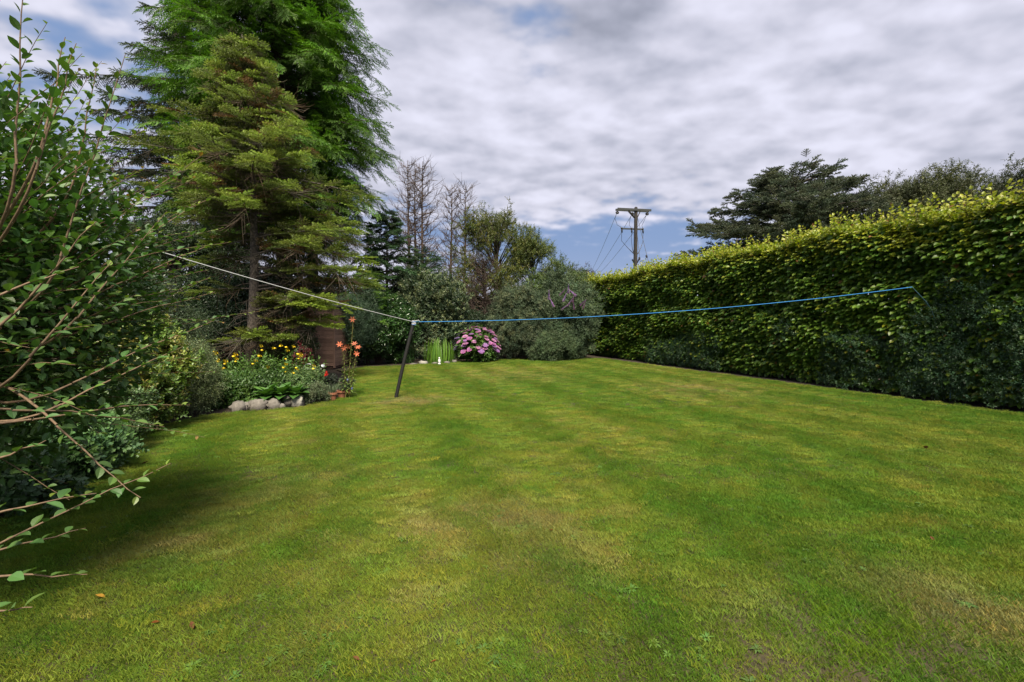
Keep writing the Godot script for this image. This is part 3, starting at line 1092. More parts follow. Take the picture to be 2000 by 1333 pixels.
# ---------------------------------------------------------------- planting round the lawn
func build_trees() -> void:
	var spray := needles(leafy("spruce_needle", 0.55, 0.55))
	var loose := needles(leafy("old_spruce_needle", 0.6, 0.25), 1.1, 0.5)
	var fan := frond(leafy("cypress_scale", 0.5, 0.6))
	var twig := dead_twigs(leafy("dry_twig", 0.9, 0.0))
	var sb := foot(484, 12.2)
	conifer("spruce_tree", "young spruce with rusty inner needles and a bare grey lower trunk behind the flowers", "conifers at the back", sb, {
		"height": 9.1, "trunk": 0.155, "stubs": 44, "bark": "spruce_bark", "bow": Vector3(0.22, 0, 0), "from": 4.1, "branches": 104, "profile": [Vector2(3.8, 1.7), Vector2(5.0, 2.1), Vector2(6.2, 1.6), Vector2(7.4, 0.95), Vector2(8.4, 0.45), Vector2(9.1, 0.1)],
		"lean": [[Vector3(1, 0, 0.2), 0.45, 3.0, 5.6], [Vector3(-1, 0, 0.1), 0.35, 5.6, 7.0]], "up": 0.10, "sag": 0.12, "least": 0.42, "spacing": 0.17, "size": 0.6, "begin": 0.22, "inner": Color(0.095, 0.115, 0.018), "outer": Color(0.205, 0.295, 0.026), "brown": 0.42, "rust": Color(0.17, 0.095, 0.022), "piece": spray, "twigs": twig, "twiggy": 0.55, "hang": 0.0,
		"extra": [[3.55, Vector3(1, 0, 0.1), 3.1], [3.35, Vector3(0.9, 0, 0.5), 2.5], [3.0, Vector3(1, 0, 0.0), 2.2], [2.75, Vector3(0.95, 0, 0.3), 2.9], [2.5, Vector3(1, 0, -0.2), 3.0], [3.3, Vector3(-1, 0, 0.2), 1.2], [2.45, Vector3(-1, 0, 0.3), 1.3], [1.95, Vector3(0.9, 0, 0.4), 1.9], [1.65, Vector3(1, 0, 0.35), 2.4], [1.5, Vector3(1, 0, 0.1), 2.1], [1.15, Vector3(0.8, 0, 0.6), 1.6], [1.0, Vector3(-0.6, 0, 0.8), 0.9], [1.2, Vector3(0.5, 0, 0.8), 1.2], [3.8, Vector3(1, 0, 0.4), 3.0], [3.9, Vector3(0.8, 0, -0.5), 2.4], [3.9, Vector3(-0.9, 0, -0.3), 1.7], [2.25, Vector3(1, 0, 0.2), 2.7], [2.05, Vector3(0.9, 0, 0.45), 2.5], [2.4, Vector3(1, 0, -0.1), 2.9], [1.85, Vector3(1, 0, 0.6), 2.3], [2.15, Vector3(1, 0, 0.35), 2.3]]})
	conifer("cypress_tree", "huge dense bright green cypress towering behind the spruce", "conifers at the back", foot(556, 18.3), {
		"height": 18.5, "trunk": 0.36, "bark": "dark_bark", "from": 4.4, "branches": 480, "profile": [Vector2(4.2, 2.2), Vector2(5.9, 3.3), Vector2(8.0, 3.85), Vector2(9.8, 3.75), Vector2(13, 3.1), Vector2(15, 2.4), Vector2(18.5, 0.3)],
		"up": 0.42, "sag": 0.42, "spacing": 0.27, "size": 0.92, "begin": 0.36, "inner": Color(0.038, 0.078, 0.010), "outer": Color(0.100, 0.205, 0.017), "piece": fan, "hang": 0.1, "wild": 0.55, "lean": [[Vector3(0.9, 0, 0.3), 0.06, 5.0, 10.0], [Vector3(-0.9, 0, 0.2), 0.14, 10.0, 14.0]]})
	conifer("old_spruce_tree", "tall dark spruce with long drooping limbs reaching left past the cypress", "conifers at the back", foot(415, 19.5), {
		"height": 17.5, "trunk": 0.34, "bark": "dark_bark", "from": 2.8, "branches": 150, "profile": [Vector2(2.5, 3.6), Vector2(6, 4.0), Vector2(10, 3.4), Vector2(14, 2.0), Vector2(17.5, 0.2)],
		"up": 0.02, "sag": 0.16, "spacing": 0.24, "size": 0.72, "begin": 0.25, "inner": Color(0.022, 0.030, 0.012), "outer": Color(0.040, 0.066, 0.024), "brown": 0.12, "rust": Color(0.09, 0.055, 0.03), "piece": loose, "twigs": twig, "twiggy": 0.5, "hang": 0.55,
		"extra": [[11.6, Vector3(-1, 0, 0.35), 4.8], [9.2, Vector3(-1, 0, 0.2), 5.2], [8.6, Vector3(-0.9, 0, 0.5), 4.6], [8.2, Vector3(-1, 0, -0.1), 4.4], [5.6, Vector3(-1, 0, 0.3), 4.0]]})
	conifer("cone_bearing_spruce", "dark spruce top hung with brown cones at the upper right of the cypress", "conifers at the back", foot(612, 22.0), {
		"height": 20.0, "trunk": 0.3, "bark": "dark_bark", "from": 11.0, "branches": 60, "profile": [Vector2(11, 1.3), Vector2(15, 1.7), Vector2(18.5, 0.2)],
		"up": 0.05, "sag": 0.2, "spacing": 0.26, "size": 0.7, "begin": 0.2, "inner": Color(0.03, 0.04, 0.015), "outer": Color(0.05, 0.075, 0.03), "brown": 0.8, "rust": Color(0.26, 0.15, 0.05), "piece": loose, "hang": 0.6})
	var th := needles(leafy("fir_needle", 0.5, 0.3), 1.5)
	conifer("small_fir_tree", "dark green clumpy conifer between the spruce and the bare trees", "conifers at the back", foot(757, 20.0), {
		"height": 6.4, "trunk": 0.11, "bark": "dark_bark", "from": 1.6, "branches": 90, "profile": [Vector2(1.5, 1.3), Vector2(3, 1.35), Vector2(5, 0.95), Vector2(6.4, 0.2)],
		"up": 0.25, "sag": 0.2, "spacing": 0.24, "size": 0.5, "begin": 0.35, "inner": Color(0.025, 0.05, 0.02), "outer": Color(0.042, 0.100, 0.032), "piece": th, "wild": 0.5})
	conifer("bright_cypress_tree", "low bright green cypress beside the shed roof", "conifers at the back", foot(718, 17.3), {
		"height": 3.5, "trunk": 0.07, "bark": "dark_bark", "from": 0.6, "branches": 70, "profile": [Vector2(0.5, 1.0), Vector2(2, 0.95), Vector2(3.5, 0.2)],
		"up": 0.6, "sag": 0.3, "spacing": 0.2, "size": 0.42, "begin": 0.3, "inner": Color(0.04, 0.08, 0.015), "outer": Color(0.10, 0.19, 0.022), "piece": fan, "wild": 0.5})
	conifer("dark_cypress_tree", "dark green cypress below the bare trees", "conifers at the back", foot(832, 21.2), {
		"height": 4.9, "trunk": 0.09, "bark": "dark_bark", "from": 0.5, "branches": 110, "profile": [Vector2(0.5, 1.3), Vector2(3, 1.15), Vector2(4.9, 0.25)],
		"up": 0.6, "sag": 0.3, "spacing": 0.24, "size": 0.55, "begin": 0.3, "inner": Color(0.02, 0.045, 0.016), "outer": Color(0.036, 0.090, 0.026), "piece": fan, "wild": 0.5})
	# leafless conifers
	bare_tree("bare_tree", "leafless brown conifer, tallest and leftmost of the bare trees", foot(800, 25.0), 10.4, 2.1, 74, "bare brown trees")
	bare_tree("bare_tree", "leafless brown conifer, slim stem between its two tall bare neighbours", foot(813, 25.6), 10.2, 1.2, 56, "bare brown trees")
	bare_tree("bare_tree", "leafless brown conifer, right stem of the tall bare trio", foot(827, 24.6), 10.2, 2.1, 74, "bare brown trees")
	bare_tree("bare_tree", "shorter leafless brown conifer right of the tall bare trio", foot(882, 25.0), 9.1, 1.3, 66, "bare brown trees")
	bare_tree("bare_tree", "leafless brown conifer, rightmost of the bare trees", foot(908, 24.8), 9.0, 1.7, 70, "bare brown trees")
	bare_tree("bare_tree", "low brown twiggy dead conifer behind the hydrangea", foot(945, 21.6), 4.6, 2.0, 120, "bare brown trees", 0.05)
	# broadleaf trees at the far end
	var lm := leafy("tree_leaf", 0.5, 0.55)
	var small := sprig(3, 7, 0.34, 0.085, 0.038, lm)
	var narrow := sprig(3, 8, 0.36, 0.12, 0.03, leafy("willow_leaf", 0.5, 0.45))
	var wood := bark("dark_bark")
	leafy_tree("garden_tree", "loose olive green tree behind the hydrangea with sky showing through", "broadleaf trees at the far end", foot(972, 22.0), 7.2, Vector3(2.2, 2.7, 1.6), 54, small, 1.0, [Color(0.10, 0.135, 0.022), Color(0.075, 0.105, 0.02), Color(0.15, 0.16, 0.03)], 34, wood)
	leafy_tree("garden_tree", "lower olive green tree right of the loose tall one", "broadleaf trees at the far end", foot(1040, 21.6), 5.9, Vector3(1.2, 2.0, 1.1), 30, small, 0.95, [Color(0.085, 0.125, 0.025), Color(0.12, 0.15, 0.03)], 26, wood, 0.08)
	leafy_tree("garden_tree", "green bushy tree above the butterfly bush", "broadleaf trees at the far end", foot(1095, 21.8), 4.5, Vector3(1.5, 1.9, 1.2), 40, small, 0.95, [Color(0.075, 0.12, 0.03), Color(0.10, 0.15, 0.045)], 26, wood, 0.08)
	leafy_tree("purple_leaved_tree", "dark purple leaved tree peeping over the hedge end", "broadleaf trees at the far end", foot(1137, 25.5), 4.6, Vector3(1.3, 1.3, 1.1), 26, small, 0.9, [Color(0.045, 0.028, 0.034), Color(0.05, 0.05, 0.03)], 24, wood, 0.08)
	leafy_tree("holly_tree", "dark broadleaf tree left of the bare spruce trunk", "broadleaf trees at the far end", foot(352, 15.0), 4.7, Vector3(2.4, 2.1, 1.5), 60, small, 1.1, [Color(0.028, 0.055, 0.02), Color(0.04, 0.075, 0.025)], 26, wood)
	# beyond the hedge
	var flat := needles(leafy("cedar_needle", 0.6, 0.3), 1.5)
	cedar("cedar_tree", "dark spreading cedar with flat tiers beyond the hedge", foot(1545, 34.0), 12.6, 7.4, flat)
	var far := sprig(4, 8, 0.6, 0.16, 0.07, leafy("far_leaf", 0.6, 0.4))
	leafy_tree("rounded_tree", "round topped grey green tree beyond the hedge", "trees beyond the hedge", foot(1800, 37.0), 13.4, Vector3(5.2, 4.2, 3.5), 90, far, 1.1, [Color(0.055, 0.068, 0.026), Color(0.075, 0.09, 0.03)], 34, wood, 0.25)
	leafy_tree("rounded_tree", "grey green tree cut by the picture's right edge beyond the hedge", "trees beyond the hedge", foot(2010, 35.0), 13.7, Vector3(3.6, 4.0, 3.0), 66, far, 1.1, [Color(0.045, 0.06, 0.026), Color(0.06, 0.075, 0.03)], 34, wood, 0.25)

func cedar(called: String, label: String, base: Vector3, H: float, R: float, piece: Mesh) -> void:
	var o := thing(called, label, "tree", base, "trees beyond the hedge")
	var wood := bark("dark_bark")
	var tr := MB.new()
	tr.tube(bend(Vector3.ZERO, Vector3(0.2, H * 0.93, 0), 0.0, 6), taper(0.4, 0.07, 6), 8, Color.WHITE)
	part("trunk", tr.make(wood), o)
	var b := MB.new()
	var xf := []
	var cs := PackedColorArray()
	for k in 110:
		var h := lerpf(4.5, H * 0.97, (k + 0.5) / 110.0)
		var a := 2.4 * k + rf(-0.3, 0.3)
		var out := Vector3(cos(a), 0, sin(a))
		var l := R * rf(0.6, 1.06) * smoothstep(H + 2.2, H * 0.45, h) + 0.7
		var e := Vector3(0.1, h, 0) + out * l + Vector3.UP * rf(-0.05, 0.42) * l
		var pts := bend(Vector3(0.1, h, 0), e, 0.12 * l, 5)
		b.tube(pts, taper(0.03 + 0.016 * l, 0.012, 5), 5, Color.WHITE)
		var side := out.cross(Vector3.UP)
		for j in int(l * 6.0):
			var u := rf(0.3, 1.0) * 4.99
			var i := int(u)
			var p := pts[i].lerp(pts[i + 1], u - i)
			var g := (out * rf(0.3, 1.0) + side * rf(-1, 1) + Vector3.UP * rf(-0.1, 0.3)).normalized()
			var s := rf(0.0, 0.8)
			xf.append(Transform3D(frame(g, Vector3.UP + rdir() * 0.3).scaled(Vector3.ONE * rf(0.5, 0.95)), p + g * s))
			cs.append(vary(Color(0.052, 0.072, 0.034), 0.35))
	part("branches", b.make(wood), o)
	scatter("crown", piece, xf, cs, o).set_meta("kind", "stuff")

func build_shrubs() -> void:
	var tiny := sprig(4, 8, 0.22, 0.035, 0.017, leafy("small_leaf", 0.45, 0.4))
	var mid := sprig(3, 7, 0.26, 0.075, 0.036, leafy("mid_leaf", 0.42, 0.45), true)
	var laurel := sprig(2, 7, 0.28, 0.125, 0.048, leafy("laurel_leaf", 0.28, 0.35), true)
	var lance := sprig(3, 9, 0.36, 0.13, 0.027, leafy("lance_leaf", 0.6, 0.35))
	var lobed := sprig(3, 6, 0.16, 0.06, 0.045, leafy("lobed_leaf", 0.5, 0.45), true, [0.1, 1.0, 0.55, 0.95, 0.4, 0.0])
	var G := "shrubs in the left border"
	# left border, from the camera to the shed
	shrub("evergreen_shrub", "dark small leaved evergreen shrub behind the pale round one", "shrub", G, foot(270, 11.0), Vector3(1.35, 1.15, 1.0), 1.0, 44, 46, 500, tiny, 1.5, [Color(0.035, 0.062, 0.025), Color(0.05, 0.082, 0.035), Color(0.062, 0.095, 0.045)])
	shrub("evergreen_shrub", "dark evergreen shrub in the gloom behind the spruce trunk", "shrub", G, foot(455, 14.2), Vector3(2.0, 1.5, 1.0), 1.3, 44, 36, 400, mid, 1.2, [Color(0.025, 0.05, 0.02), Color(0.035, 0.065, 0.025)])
	shrub("evergreen_shrub", "dark shrub left of the shed under the spruce branches", "shrub", G, foot(552, 13.6), Vector3(0.75, 0.85, 0.5), 0.75, 24, 26, 160, tiny, 1.4, [Color(0.06, 0.09, 0.02), Color(0.09, 0.13, 0.025)])
	shrub("evergreen_shrub", "tall dark shrub hidden behind the arching twigs", "shrub", G, foot(20, 6.6), Vector3(1.4, 1.5, 1.8), 1.4, 48, 40, 500, mid, 1.1, [Color(0.03, 0.058, 0.022), Color(0.045, 0.08, 0.03)])
	shrub("rounded_shrub", "pale grey green rounded shrub at the bend of the border", "shrub", G, foot(322, 7.6), Vector3(0.56, 0.6, 0.55), 0.54, 42, 52, 260, tiny, 1.0, [Color(0.145, 0.20, 0.080), Color(0.12, 0.17, 0.07), Color(0.18, 0.215, 0.09)])
	shrub("yellow_green_shrub", "yellow green leafy shrub with reddish tips beside the pale round one", "shrub", G, foot(238, 6.3), Vector3(0.66, 0.68, 0.6), 0.68, 44, 36, 220, mid, 0.85, [Color(0.13, 0.22, 0.03), Color(0.18, 0.235, 0.036), Color(0.095, 0.165, 0.03), Color(0.20, 0.18, 0.04)])
	shrub("low_shrub", "low dark shrub with a red flower near the arching twigs", "shrub", G, foot(160, 5.3), Vector3(0.5, 0.42, 0.45), 0.36, 28, 34, 160, mid, 0.7, [Color(0.065, 0.12, 0.035), Color(0.09, 0.15, 0.045)])
	shrub("lobed_groundcover", "lobed leafy ground cover spilling onto the lawn below the arching bush", "plant", G, foot(78, 4.35), Vector3(0.42, 0.3, 0.42), 0.2, 30, 30, 120, lobed, 1.0, [Color(0.075, 0.16, 0.045), Color(0.10, 0.19, 0.05), Color(0.055, 0.12, 0.04)])
	shrub("lobed_groundcover", "leafy ground cover under the near end of the arching bush", "plant", G, foot(-60, 3.7), Vector3(0.6, 0.4, 0.7), 0.28, 30, 30, 120, lobed, 1.0, [Color(0.05, 0.11, 0.035), Color(0.04, 0.085, 0.03)])
	# far end
	var E := "shrubs at the far end"
	shrub("blue_green_shrub", "blue green small leaved shrub right of the shed", "shrub", E, foot(692, 16.6), Vector3(0.78, 0.95, 0.5), 1.55, 36, 46, 200, tiny, 1.3, [Color(0.075, 0.135, 0.075), Color(0.06, 0.11, 0.06)])
	shrub("laurel_shrub", "glossy dark laurel left of the leaning clothes post", "shrub", E, foot(738, 17.6), Vector3(1.15, 1.35, 0.8), 1.25, 52, 38, 420, laurel, 1.0, [Color(0.035, 0.085, 0.02), Color(0.05, 0.12, 0.025), Color(0.028, 0.07, 0.02)])
	shrub("pale_leaved_shrub", "dark shrub with pale leaf tips behind the iris clump", "shrub", E, foot(842, 19.6), Vector3(1.35, 1.65, 0.9), 1.75, 56, 40, 420, mid, 1.1, [Color(0.05, 0.085, 0.04), Color(0.035, 0.065, 0.028), Color(0.16, 0.20, 0.09)])
	shrub("dark_shrub", "dark shaded shrub right behind the hydrangea", "shrub", E, foot(930, 20.0), Vector3(1.1, 1.0, 0.7), 0.9, 30, 36, 260, mid, 1.0, [Color(0.03, 0.055, 0.025), Color(0.04, 0.07, 0.03)])
	shrub("grey_green_shrub", "grey green shrub between the hydrangea and the butterfly bush", "shrub", E, foot(1020, 19.6), Vector3(1.35, 1.55, 0.9), 1.5, 54, 40, 400, lance, 0.9, [Color(0.06, 0.10, 0.05), Color(0.11, 0.155, 0.08), Color(0.05, 0.085, 0.04), Color(0.15, 0.18, 0.09)])
	shrub("olive_shrub", "brighter olive green bush rising between the grey green ones", "shrub", E, foot(1044, 20.3), Vector3(0.9, 1.5, 0.6), 2.0, 34, 30, 160, mid, 1.1, [Color(0.10, 0.155, 0.035), Color(0.13, 0.185, 0.05), Color(0.07, 0.115, 0.03)])
	shrub("trailing_shrub", "low green shrub drooping onto the lawn beside the far hedge end", "shrub", E, foot(1080, 18.8), Vector3(0.7, 0.5, 0.45), 0.45, 28, 28, 120, lance, 0.9, [Color(0.09, 0.15, 0.06), Color(0.12, 0.18, 0.08), Color(0.06, 0.10, 0.04)])
	var bud := shrub("butterfly_bush", "butterfly bush with purple flower spikes beside the far hedge end", "bush", E, foot(1098, 19.8), Vector3(1.35, 1.6, 0.9), 1.6, 56, 38, 400, lance, 1.0, [Color(0.07, 0.115, 0.055), Color(0.12, 0.175, 0.085), Color(0.055, 0.095, 0.04)])
	var spike := spike_flower(Color(0.36, 0.19, 0.46))
	for q in [[1072, 586], [1082, 600], [1092, 578], [1100, 590], [1110, 574], [1108, 600], [1118, 592], [1126, 578], [1132, 598], [1138, 604], [1122, 606], [1096, 606]]:
		var f := part("flower_spike", spike, bud)
		f.position = at(q[0], q[1], 18.55 + rf(-0.2, 0.1)) - bud.position
		f.rotation = Vector3(rf(-0.6, 0.6), 0, rf(-0.9, 0.9))
		f.scale = Vector3.ONE * 1.4
	# iris-like clump
	var blade := leaf_mesh(0.05, [0.7, 1.0, 0.95, 0.8, 0.55, 0.0], Color.WHITE, leafy("iris_blade", 0.45, 0.5), 0.1, 0.35)
	for c in [[858, 17.8, 0.62, 1.0, 120, "bright green clump of strap leaves left of the hydrangea"], [795, 17.9, 0.3, 0.9, 40, "thin dark clump of strap leaves right behind the clothes post"]]:
		var o := thing("strap_leaf_clump", c[5], "plant", foot(c[0], c[1]), "strap leaf clumps")
		var xf := []
		var cs := PackedColorArray()
		for k in c[4]:
			var a := rf(0, TAU)
			var r := sqrt(rf(0, 1)) * float(c[2])
			var p := Vector3(cos(a) * r, 0, sin(a) * r * 0.5)
			xf.append(Transform3D(frame(Vector3(cos(a) * rf(0, 0.45), 1, sin(a) * rf(0, 0.45)), Vector3(cos(a), 0.2, sin(a))).scaled(Vector3.ONE * rf(0.6, 1.0) * float(c[3])), p))
			cs.append(vary(Color(0.095, 0.20, 0.022) if c[4] > 60 else Color(0.04, 0.10, 0.02), 0.25))
		scatter("foliage", blade, xf, cs, o).set_meta("kind", "stuff")
	# shaded boundary planting that closes the garden behind everything else
	var B := "boundary planting"
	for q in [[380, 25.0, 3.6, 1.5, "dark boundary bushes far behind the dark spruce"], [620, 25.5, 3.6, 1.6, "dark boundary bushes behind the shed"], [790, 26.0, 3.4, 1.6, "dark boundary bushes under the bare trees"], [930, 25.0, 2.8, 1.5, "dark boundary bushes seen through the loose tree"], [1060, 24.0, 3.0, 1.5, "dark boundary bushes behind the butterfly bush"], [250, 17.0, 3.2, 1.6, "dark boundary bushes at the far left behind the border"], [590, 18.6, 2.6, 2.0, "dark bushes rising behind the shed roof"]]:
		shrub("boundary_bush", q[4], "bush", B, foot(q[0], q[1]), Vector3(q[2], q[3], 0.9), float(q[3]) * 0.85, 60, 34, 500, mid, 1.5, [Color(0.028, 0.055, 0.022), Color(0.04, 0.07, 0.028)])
	hydrangea()

func spike_flower(col: Color) -> ArrayMesh:
	var b := MB.new()
	for k in 60:
		var t := k / 60.0
		var a := k * 2.4
		var d := Vector3(cos(a), 0.4, sin(a)).normalized()
		b.kite(Vector3(0, t * 0.3, 0), d, Vector3.UP, 0.045 * (1.1 - t), 0.03, vary(col, 0.3))
	return b.make(leafy("petal", 0.6, 0.4))

func hydrangea() -> void:
	var base := foot(931, 18.2)
	var mid := sprig(2, 6, 0.2, 0.12, 0.075, leafy("hydrangea_leaf", 0.45, 0.45), true)
	var o := shrub("hydrangea", "round hydrangea covered in pink and mauve flower heads at the lawn's far edge", "bush", "", base, Vector3(0.68, 0.62, 0.6), 0.62, 30, 20, 120, mid, 0.9, [Color(0.06, 0.13, 0.022), Color(0.085, 0.17, 0.03)])
	var heads: Array = []
	for tone in [Color(0.38, 0.12, 0.31), Color(0.29, 0.13, 0.36), Color(0.46, 0.20, 0.37), Color(0.24, 0.18, 0.40)]:
		var b := MB.new()
		for k in 46:
			var r := sqrt((k + 0.5) / 46.0) * 0.115
			var a := 2.4 * k
			var c := Vector3(cos(a) * r, 0.03 - r * r * 2.6, sin(a) * r)
			var t := vary(tone, 0.22)
			if r < 0.05:
				t = tone.lerp(Color(0.22, 0.12, 0.30), 0.5)
			for j in 4:
				var e := a + TAU * j / 4.0
				b.kite(c, Vector3(cos(e), 0.25, sin(e)).normalized(), Vector3.UP, 0.026, 0.024, t)
		heads.append(b.make(leafy("petal", 0.6, 0.4)))
	for k in 92:
		var y := 1.0 - 1.25 * (k + 0.5) / 92.0
		var a := 2.39996 * k + rf(-0.25, 0.25)
		var r := sqrt(maxf(0.0, 1.0 - y * y))
		var q := Vector3(cos(a) * r, y, sin(a) * r)
		var p := Vector3(0, 0.64, 0) + q * Vector3(0.86, 0.76, 0.78) * rf(0.95, 1.06)
		var bluish := clampf(-q.x * 0.7 - y * 0.7, 0.0, 1.0)
		var kind := 3 if rf(0, 1) < bluish else rng.randi() % 3
		var h := part("flower_head", heads[kind], o)
		h.transform = Transform3D(frame(q * 0.65 + Vector3.UP * 0.9 + rdir() * 0.3, Vector3.BACK).scaled(Vector3.ONE * rf(0.7, 1.08)), p)


# ---------------------------------------------------------------- the flower bed
func star_cluster(count: int, r: float, petals: int, L: float, W: float, col: Color, rise := 0.3) -> ArrayMesh:
	var b := MB.new()
	for k in count:
		var c := rdir() * r * rf(0.4, 1.0)
		if count == 1:
			c = Vector3.ZERO
		var n := (c * 3.0 + Vector3.UP * 0.6 + rdir() * 0.5).normalized()
		var f := frame(n, Vector3.BACK)
		var t := vary(col, 0.18)
		for j in petals:
			var a := TAU * j / petals
			b.kite(c, (f.x * cos(a) + f.z * sin(a) + n * rise).normalized(), n, L, W, t)
	return b.make(leafy("petal", 0.6, 0.4))

func rock(r: Vector3, sd: int, m: Material) -> ArrayMesh:
	var f := FastNoiseLite.new()
	f.seed = sd
	f.frequency = 0.9
	f.fractal_octaves = 3
	var b := MB.new()
	var rows := 9
	var cols := 14
	var pt := func(i: int, j: int) -> Vector3:
		var th := PI * i / rows
		var ph := TAU * (j % cols) / cols
		var q := Vector3(sin(th) * cos(ph), cos(th), sin(th) * sin(ph))
		var w := 1.0 + 0.55 * f.get_noise_3dv(q * 1.2)
		q = Vector3(signf(q.x) * pow(absf(q.x), 0.75), signf(q.y) * pow(absf(q.y), 0.75), signf(q.z) * pow(absf(q.z), 0.75))
		return q * r * w
	for i in rows:
		for j in cols:
			var a: Vector3 = pt.call(i, j)
			var c: Vector3 = pt.call(i, j + 1)
			var d: Vector3 = pt.call(i + 1, j + 1)
			var e: Vector3 = pt.call(i + 1, j)
			b.smooth(a, c, d, a.normalized(), c.normalized(), d.normalized(), Color.WHITE)
			b.smooth(a, d, e, a.normalized(), d.normalized(), e.normalized(), Color.WHITE)
	return b.make(m)

func build_bed() -> void:
	# edging stones
	var grey := grained("edging_stone", Color(0.085, 0.078, 0.068), Color(0.23, 0.21, 0.185), Vector3.ONE * 3.0, 0.95, 2.0, 31)
	var pale := grained("pale_stone", Color(0.18, 0.175, 0.15), Color(0.42, 0.40, 0.35), Vector3.ONE * 4.0, 0.95, 2.0, 32)
	var G := "stones along the flower bed"
	for s in [[462, 803, 0.13, 0.10, "dark low edging stone at the left end of the bed", 1], [476, 801, 0.085, 0.085, "small rounded grey stone beside the dark left end stone", 2], [501, 800, 0.15, 0.115, "broad pointed grey edging stone below the hosta", 3], [531, 797, 0.155, 0.10, "broad wedge shaped edging stone in the middle of the row", 4], [558, 793, 0.085, 0.12, "upright narrow edging stone beside the lichen pale one", 5], [579, 792, 0.13, 0.115, "pale lichened stone with green patch, largest of the row", 6], [601, 788, 0.10, 0.06, "flat grey edging stone right of the pale lichened one", 7], [622, 784, 0.09, 0.05, "small flat stone left of the terracotta pots", 8], [548, 798, 0.06, 0.05, "smallest stone tucked between two larger edging stones", 9]]:
		var p := gr(s[0], s[1])
		var o := part("edging_stone", rock(Vector3(s[2], s[3], s[2] * 0.8), s[5], pale if s[5] == 6 else grey), self)
		o.position = p + Vector3(0, s[3] * 0.45, -0.06)
		o.rotation.y = s[5] * 1.3
		tag(o, s[4], "stone", G)
	for s in [[826, 712, 0.17, 0.09, "pale rock left of the white garden ornament", 11], [848, 712, 0.14, 0.05, "low flat rock touching the white garden ornament", 12], [872, 711, 0.13, 0.06, "dark low rock right of the white garden ornament", 13], [886, 709, 0.11, 0.08, "grey rock at the foot of the hydrangea", 14], [806, 713, 0.16, 0.04, "flat rock behind the clothes post", 15]]:
		var o := part("edging_stone", rock(Vector3(s[2], s[3], s[2] * 0.7), s[5], pale if s[5] == 11 else grey), self)
		o.position = gr(s[0], s[1]) + Vector3(0, s[3] * 0.4, -0.1)
		tag(o, s[4], "stone", "stones at the far lawn edge")
	# small white ornament among the far stones
	var orn := thing("garden_ornament", "small white figure ornament standing among stones at the far edge", "ornament", gr(858, 713))
	var ob := MB.new()
	ob.lathe(Transform3D(), [Vector2(0, 0), Vector2(0.055, 0), Vector2(0.055, 0.04), Vector2(0.035, 0.06), Vector2(0.05, 0.13), Vector2(0.04, 0.19), Vector2(0.02, 0.22)], 12, Color.WHITE)
	part("body", ob.make(plain("white_stone", Color(0.62, 0.62, 0.62), 0.8)), orn)
	ob = MB.new()
	ob.lathe(Transform3D(Basis(), Vector3(0, 0.215, 0)), [Vector2(0, 0), Vector2(0.024, 0.008), Vector2(0.032, 0.035), Vector2(0.024, 0.062), Vector2(0, 0.072)], 12, Color.WHITE)
	part("head", ob.make(plain("white_stone", Color(0.62, 0.62, 0.62), 0.8)), orn)

	# yellow loosestrife: upright leafy stems with flower clusters
	var stem := sprig(0, 26, 0.85, 0.11, 0.042, leafy("herb_leaf", 0.5, 0.45), true)
	var cluster: Array = [star_cluster(9, 0.035, 5, 0.022, 0.016, Color(0.72, 0.52, 0.012)), star_cluster(6, 0.03, 5, 0.022, 0.016, Color(0.80, 0.58, 0.015))]
	var bushy := sprig(3, 7, 0.22, 0.085, 0.04, leafy("herb_leaf", 0.5, 0.45), true)
	var H := "yellow flowered clumps in the bed"
	var clumps := [[430, 9.2, 0.55, 0.78, 26, "yellow flowered leafy clump at the left end of the bed"], [482, 9.9, 0.6, 0.85, 30, "yellow flowered leafy clump in front of the spruce trunk"], [540, 10.0, 0.6, 0.95, 34, "tall yellow flowered clump in the middle of the bed"], [583, 9.6, 0.38, 0.85, 20, "yellow flowered clump nearest the watering can"]]
	var blooms := [[405, 699], [418, 688], [424, 706], [415, 725], [411, 728], [458, 703], [455, 696], [443, 709], [495, 707], [503, 696], [509, 679], [535, 676], [551, 673], [562, 681], [571, 676], [583, 692], [584, 698], [557, 706], [557, 716], [557, 723], [582, 718], [574, 733], [573, 728], [503, 743], [545, 750], [463, 755], [418, 783], [443, 772], [609, 718], [437, 722], [521, 718]]
	for c in clumps:
		var o := thing("yellow_flower_clump", c[5], "plant", foot(c[0], c[1]), H)
		var xf := []
		var cs := PackedColorArray()
		for k in c[4] * 2:
			var a := rf(0, TAU)
			var r := sqrt(rf(0, 1)) * float(c[2])
			var p := Vector3(cos(a) * r, 0, sin(a) * r * 0.7)
			xf.append(Transform3D(frame(Vector3(cos(a) * 0.22 + rf(-0.1, 0.1), 1, sin(a) * 0.22 + rf(-0.1, 0.1)), rdir()).scaled(Vector3.ONE * float(c[3]) * rf(0.7, 1.15)), p))
			cs.append(vary(Color(0.07, 0.145, 0.022), 0.25))
		scatter("foliage", stem, xf, cs, o).set_meta("kind", "stuff")
		for q in blooms:
			var best := 99.0
			var who := 0
			for j in clumps.size():
				if absf(q[0] - clumps[j][0]) < best:
					best = absf(q[0] - clumps[j][0])
					who = j
			if clumps[who] != c:
				continue
			for j in 2:
				var f := part("flower_head", cluster[j], o)
				var w := at(q[0] + rf(-4, 4), q[1] + rf(-5, 5), float(c[1]) - 0.62 + rf(-0.15, 0.15))
				f.position = w - o.position
				f.scale = Vector3.ONE * rf(0.8, 1.2)
	# low green fill in front
	var L := "leafy plants in the bed"
	shrub("leafy_plant", "dark green leafy plant at the left front of the bed", "plant", L, foot(432, 8.5), Vector3(0.42, 0.24, 0.3), 0.2, 22, 22, 60, bushy, 1.0, [Color(0.055, 0.125, 0.022), Color(0.075, 0.15, 0.025)])
